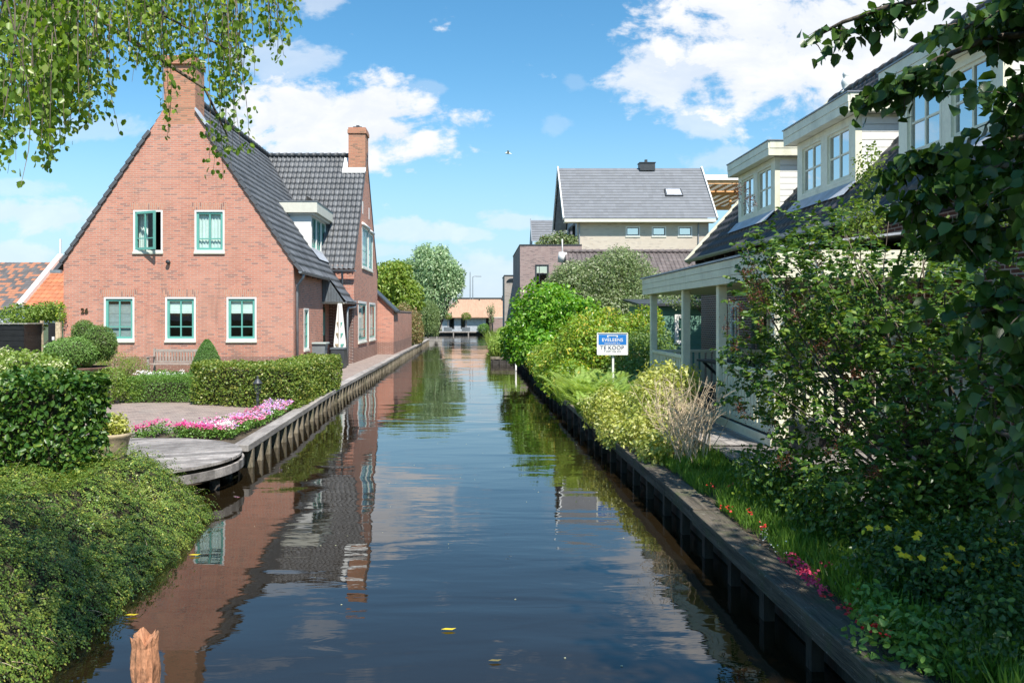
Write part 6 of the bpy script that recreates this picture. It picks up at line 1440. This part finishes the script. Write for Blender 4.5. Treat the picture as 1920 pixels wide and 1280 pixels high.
simple_shrub('jetty_shrub', 'bright green shrub at the right end of the far jetty', [((.8, 101.5, .5), (.85, .8, .6))], 260, .12, 'leaf_low', OVAL, rough=.3)
simple_shrub('slender_tree', 'thin sparse little tree in front of the sandy roof', [(W(920, 583, 95), (.55, .5, .9)), (W(922, 600, 95), (.35, .4, .5))], 60, .16, 'leaf_olive', OVAL, cat='tree', rough=.5, depth=.9, stem=(1.6, 95, 0))
simple_shrub('background_trees', 'distant dark green trees behind the far houses', [((-14, 140, 3), (6, 3, 3)), ((-24, 140, 2.5), (7, 3, 3)), ((22, 140, 3), (12, 3, 3))], 12, .6, 'leaf_dark', OVAL, cat='tree', rough=.3, depth=.5)

# left garden
simple_shrub('hydrangea_shrub', 'wide pale green hydrangea with creamy flower heads at the left edge', [((-8.4, 14.6, .75), (1.0, .9, .58)), ((-9.8, 15.2, .8), (.9, .9, .55)), ((-7.7, 14.2, .5), (.6, .6, .5))], 520, .07, 'leaf_hydrangea', OVAL, rough=.25, depth=.3)
hp = [(-8.4 + random.uniform(-1.6, .95), 14.3 + random.uniform(-.6, .5), 0, 26) for _ in range(60)]
hp = [(x, y, 1.28 - .28 * abs((x + 8.9) / 1.3) ** 2 + random.uniform(-.12, .05) - (.25 if y < 14 else 0), k) for x, y, _, k in hp]
flowers('flower_heads', '', hp, 'petal_cream', .036, parent=[o for o in bpy.data.objects if o.name == 'hydrangea_shrub'][0], spread=.05)
simple_shrub('lime_shrub', 'small lime green flowering shrub right of the rusty bowl', [((-8.1, 17.6, .42), (.42, .4, .42)), ((-7.75, 17.9, .28), (.35, .3, .3))], 800, .05, 'leaf_hydrangea', OVAL, rough=.3, depth=.4)
simple_shrub('juniper_shrub', 'olive green feathery juniper in front of the brick gable left of the bench', [((-9.6, 21.2, .62), (.55, .45, .42)), ((-9.0, 21.0, .52), (.4, .4, .38)), ((-10.1, 21.4, .5), (.35, .4, .35))], 800, .05, 'leaf_maple', NARROW, rough=.35, depth=.5)
for c_, r_, mt, lb in (((-9.08, 17.9, 1.10), (.60, .55, .36), 'leaf_box', 'largest pale green clipped box ball at the front of the rusty bowl'), ((-8.62, 18.25, 1.30), (.37, .37, .42), 'leaf_boxdark', 'right clipped box ball in the rusty bowl'), ((-9.12, 18.55, 1.52), (.27, .27, .32), 'leaf_boxdark', 'smallest back clipped box ball with brown tinge in the rusty bowl')):
    b_ = root('box_ball', lb, 'shrub', (c_[0], c_[1], c_[2] - r_[2]), 'clipped box balls in the rusty bowl')
    bush('foliage', [(c_, r_)], 4200, .030, mt, b_, QUADL, rough=.17, depth=.14, scale=4.5)
    MB().lathe([(.05, -r_[2] * .85), (r_[0] * .7, -r_[2] * .5), (r_[0] * .82, 0), (r_[0] * .6, r_[2] * .55), (.05, r_[2] * .8)], c_, 14, sy=r_[1] / r_[0]).build('branches', 'hedge_wood', b_)
cn = root('topiary_cone', 'clipped green cone topiary standing behind the long hedge', 'shrub', (-7.3, 21.6, 0))
n = 16000; h_ = RNG.random(n) ** .8; a = RNG.random(n) * 2 * PI; r_ = .50 * (1 - h_ ** 1.25) ** .75 + .03; r_ = r_ * (1 - .12 * RNG.random(n) ** 2) * (.93 + .14 * RNG.random(n))
N = np.stack([np.cos(a), np.sin(a), np.full(n, .45)], 1); P = np.stack([-7.3 + r_ * np.cos(a), 21.6 + r_ * np.sin(a), .1 + 1.2 * h_], 1)
leaves('foliage', P, rdir(n) + np.array([0, 0, .5]), nrm(N + rdir(n) * .7), .026, 'leaf_cone', cn)
MB().lathe([(.42, .05), (.44, .2), (.38, .55), (.25, .9), (.04, 1.22)], (-7.3, 21.6, 0), 14).build('branches', 'hedge_wood', cn)
wf = simple_shrub('white_hydrangea', 'low white flowering plants in front of the garden bench', [((-7.8, 19.9, .36), (.6, .4, .24)), ((-7.3, 19.9, .32), (.3, .3, .24))], 600, .05, 'leaf_low', OVAL)
flowers('flower_heads', '', [(-7.8 + random.uniform(-.6, .65), 19.7 + random.uniform(-.3, .2), random.uniform(.46, .60), 14) for _ in range(20)], 'petal_white', .035, parent=wf, spread=.045)
simple_shrub('climber', 'leafy climber above the black boarded enclosure', [((-15.8, 28, 1.9), (.9, .6, .45)), ((-15.0, 28, 2.1), (.5, .5, .35)), ((-14.2, 28, 1.8), (.4, .5, .25))], 330, .09, 'leaf_hydrangea', OVAL, rough=.4, depth=.6)
simple_shrub('wall_climber', 'small yellow green climber on the left corner of the brick house', [((-13.45, 25.85, 2.05), (.16, .12, .36))], 500, .06, 'leaf_gold', OVAL, rough=.4, stem=(-13.5, 25.9, 0))
# potted plant
pf = root('potted_plant', 'yellow green leafy plant growing in the aged terracotta pot', 'plant', (tx, ty, .45))
bush('foliage', [((tx, ty, .56), (.24, .22, .13)), ((tx + .06, ty, .62), (.13, .13, .12))], 1500, .042, 'leaf_euonymus', pf, OVAL, rough=.3, depth=.6)
stems('stems', (tx, ty, .44), [(tx + .1, ty, .62), (tx - .1, ty, .6), (tx, ty + .1, .6)], .006, 'bark', pf)
# petunia beds
bed = []
for k in range(3300):
    y = random.uniform(12.35, 16.4); x = random.uniform(-5.6, -3.75)
    if math.hypot(x - PC[0], y - PC[1]) < PR + .15 or x > bx(LB, y) - .27: continue
    if x < -4.75 and not (-5.35 < x < -5.05 or -4.8 < x): continue
    bed.append((x, y))
def hgt(x, y): return 0.10 + .16 * vnoise(np.array([[x, y, 0.0]]), 1.8, 3)[0]
Pn = np.array([(x + RNG.normal() * .02, y + RNG.normal() * .02, hgt(x, y) * random.uniform(.2, .95)) for x, y in bed for _ in range(7)])
o = leaves('petunia_foliage', Pn, rdir(len(Pn)), nrm(rdir(len(Pn)) * .6 + np.array([0, 0, .8])), .045, 'leaf_low'); meta(o, 'green foliage under the petunias beside the patio kerb', 'flower bed', kind='stuff')
grp = {'petal_pink': [], 'petal_magenta': [], 'petal_violet': [], 'petal_white': []}
for x, y in bed:
    q = vnoise(np.array([[x, y, 0.0]]), 2.4, 77)[0] + random.uniform(-.28, .28)
    mt = 'petal_magenta' if (q < .30 or (y < 12.95 and x < -4.1)) else 'petal_pink' if q < .62 else 'petal_violet'
    if 12.5 < y < 13.0 and -4.15 < x < -3.9: mt = 'petal_white'
    if random.random() < .35 + .6 * vnoise(np.array([[x, y, 0.0]]), 5.0, 31)[0]: grp[mt].append((x, y, hgt(x, y) + random.uniform(-.01, .03), 3))
for mt, lab in (('petal_pink', 'soft pink petunias beside the patio'), ('petal_magenta', 'hot magenta petunias beside the deck and patio'), ('petal_violet', 'lilac petunias near the bank timber'), ('petal_white', 'white petunias at the deck corner')):
    if grp[mt]: flowers('petunias', lab, grp[mt], mt, .034, cat='flowers', spread=.03)
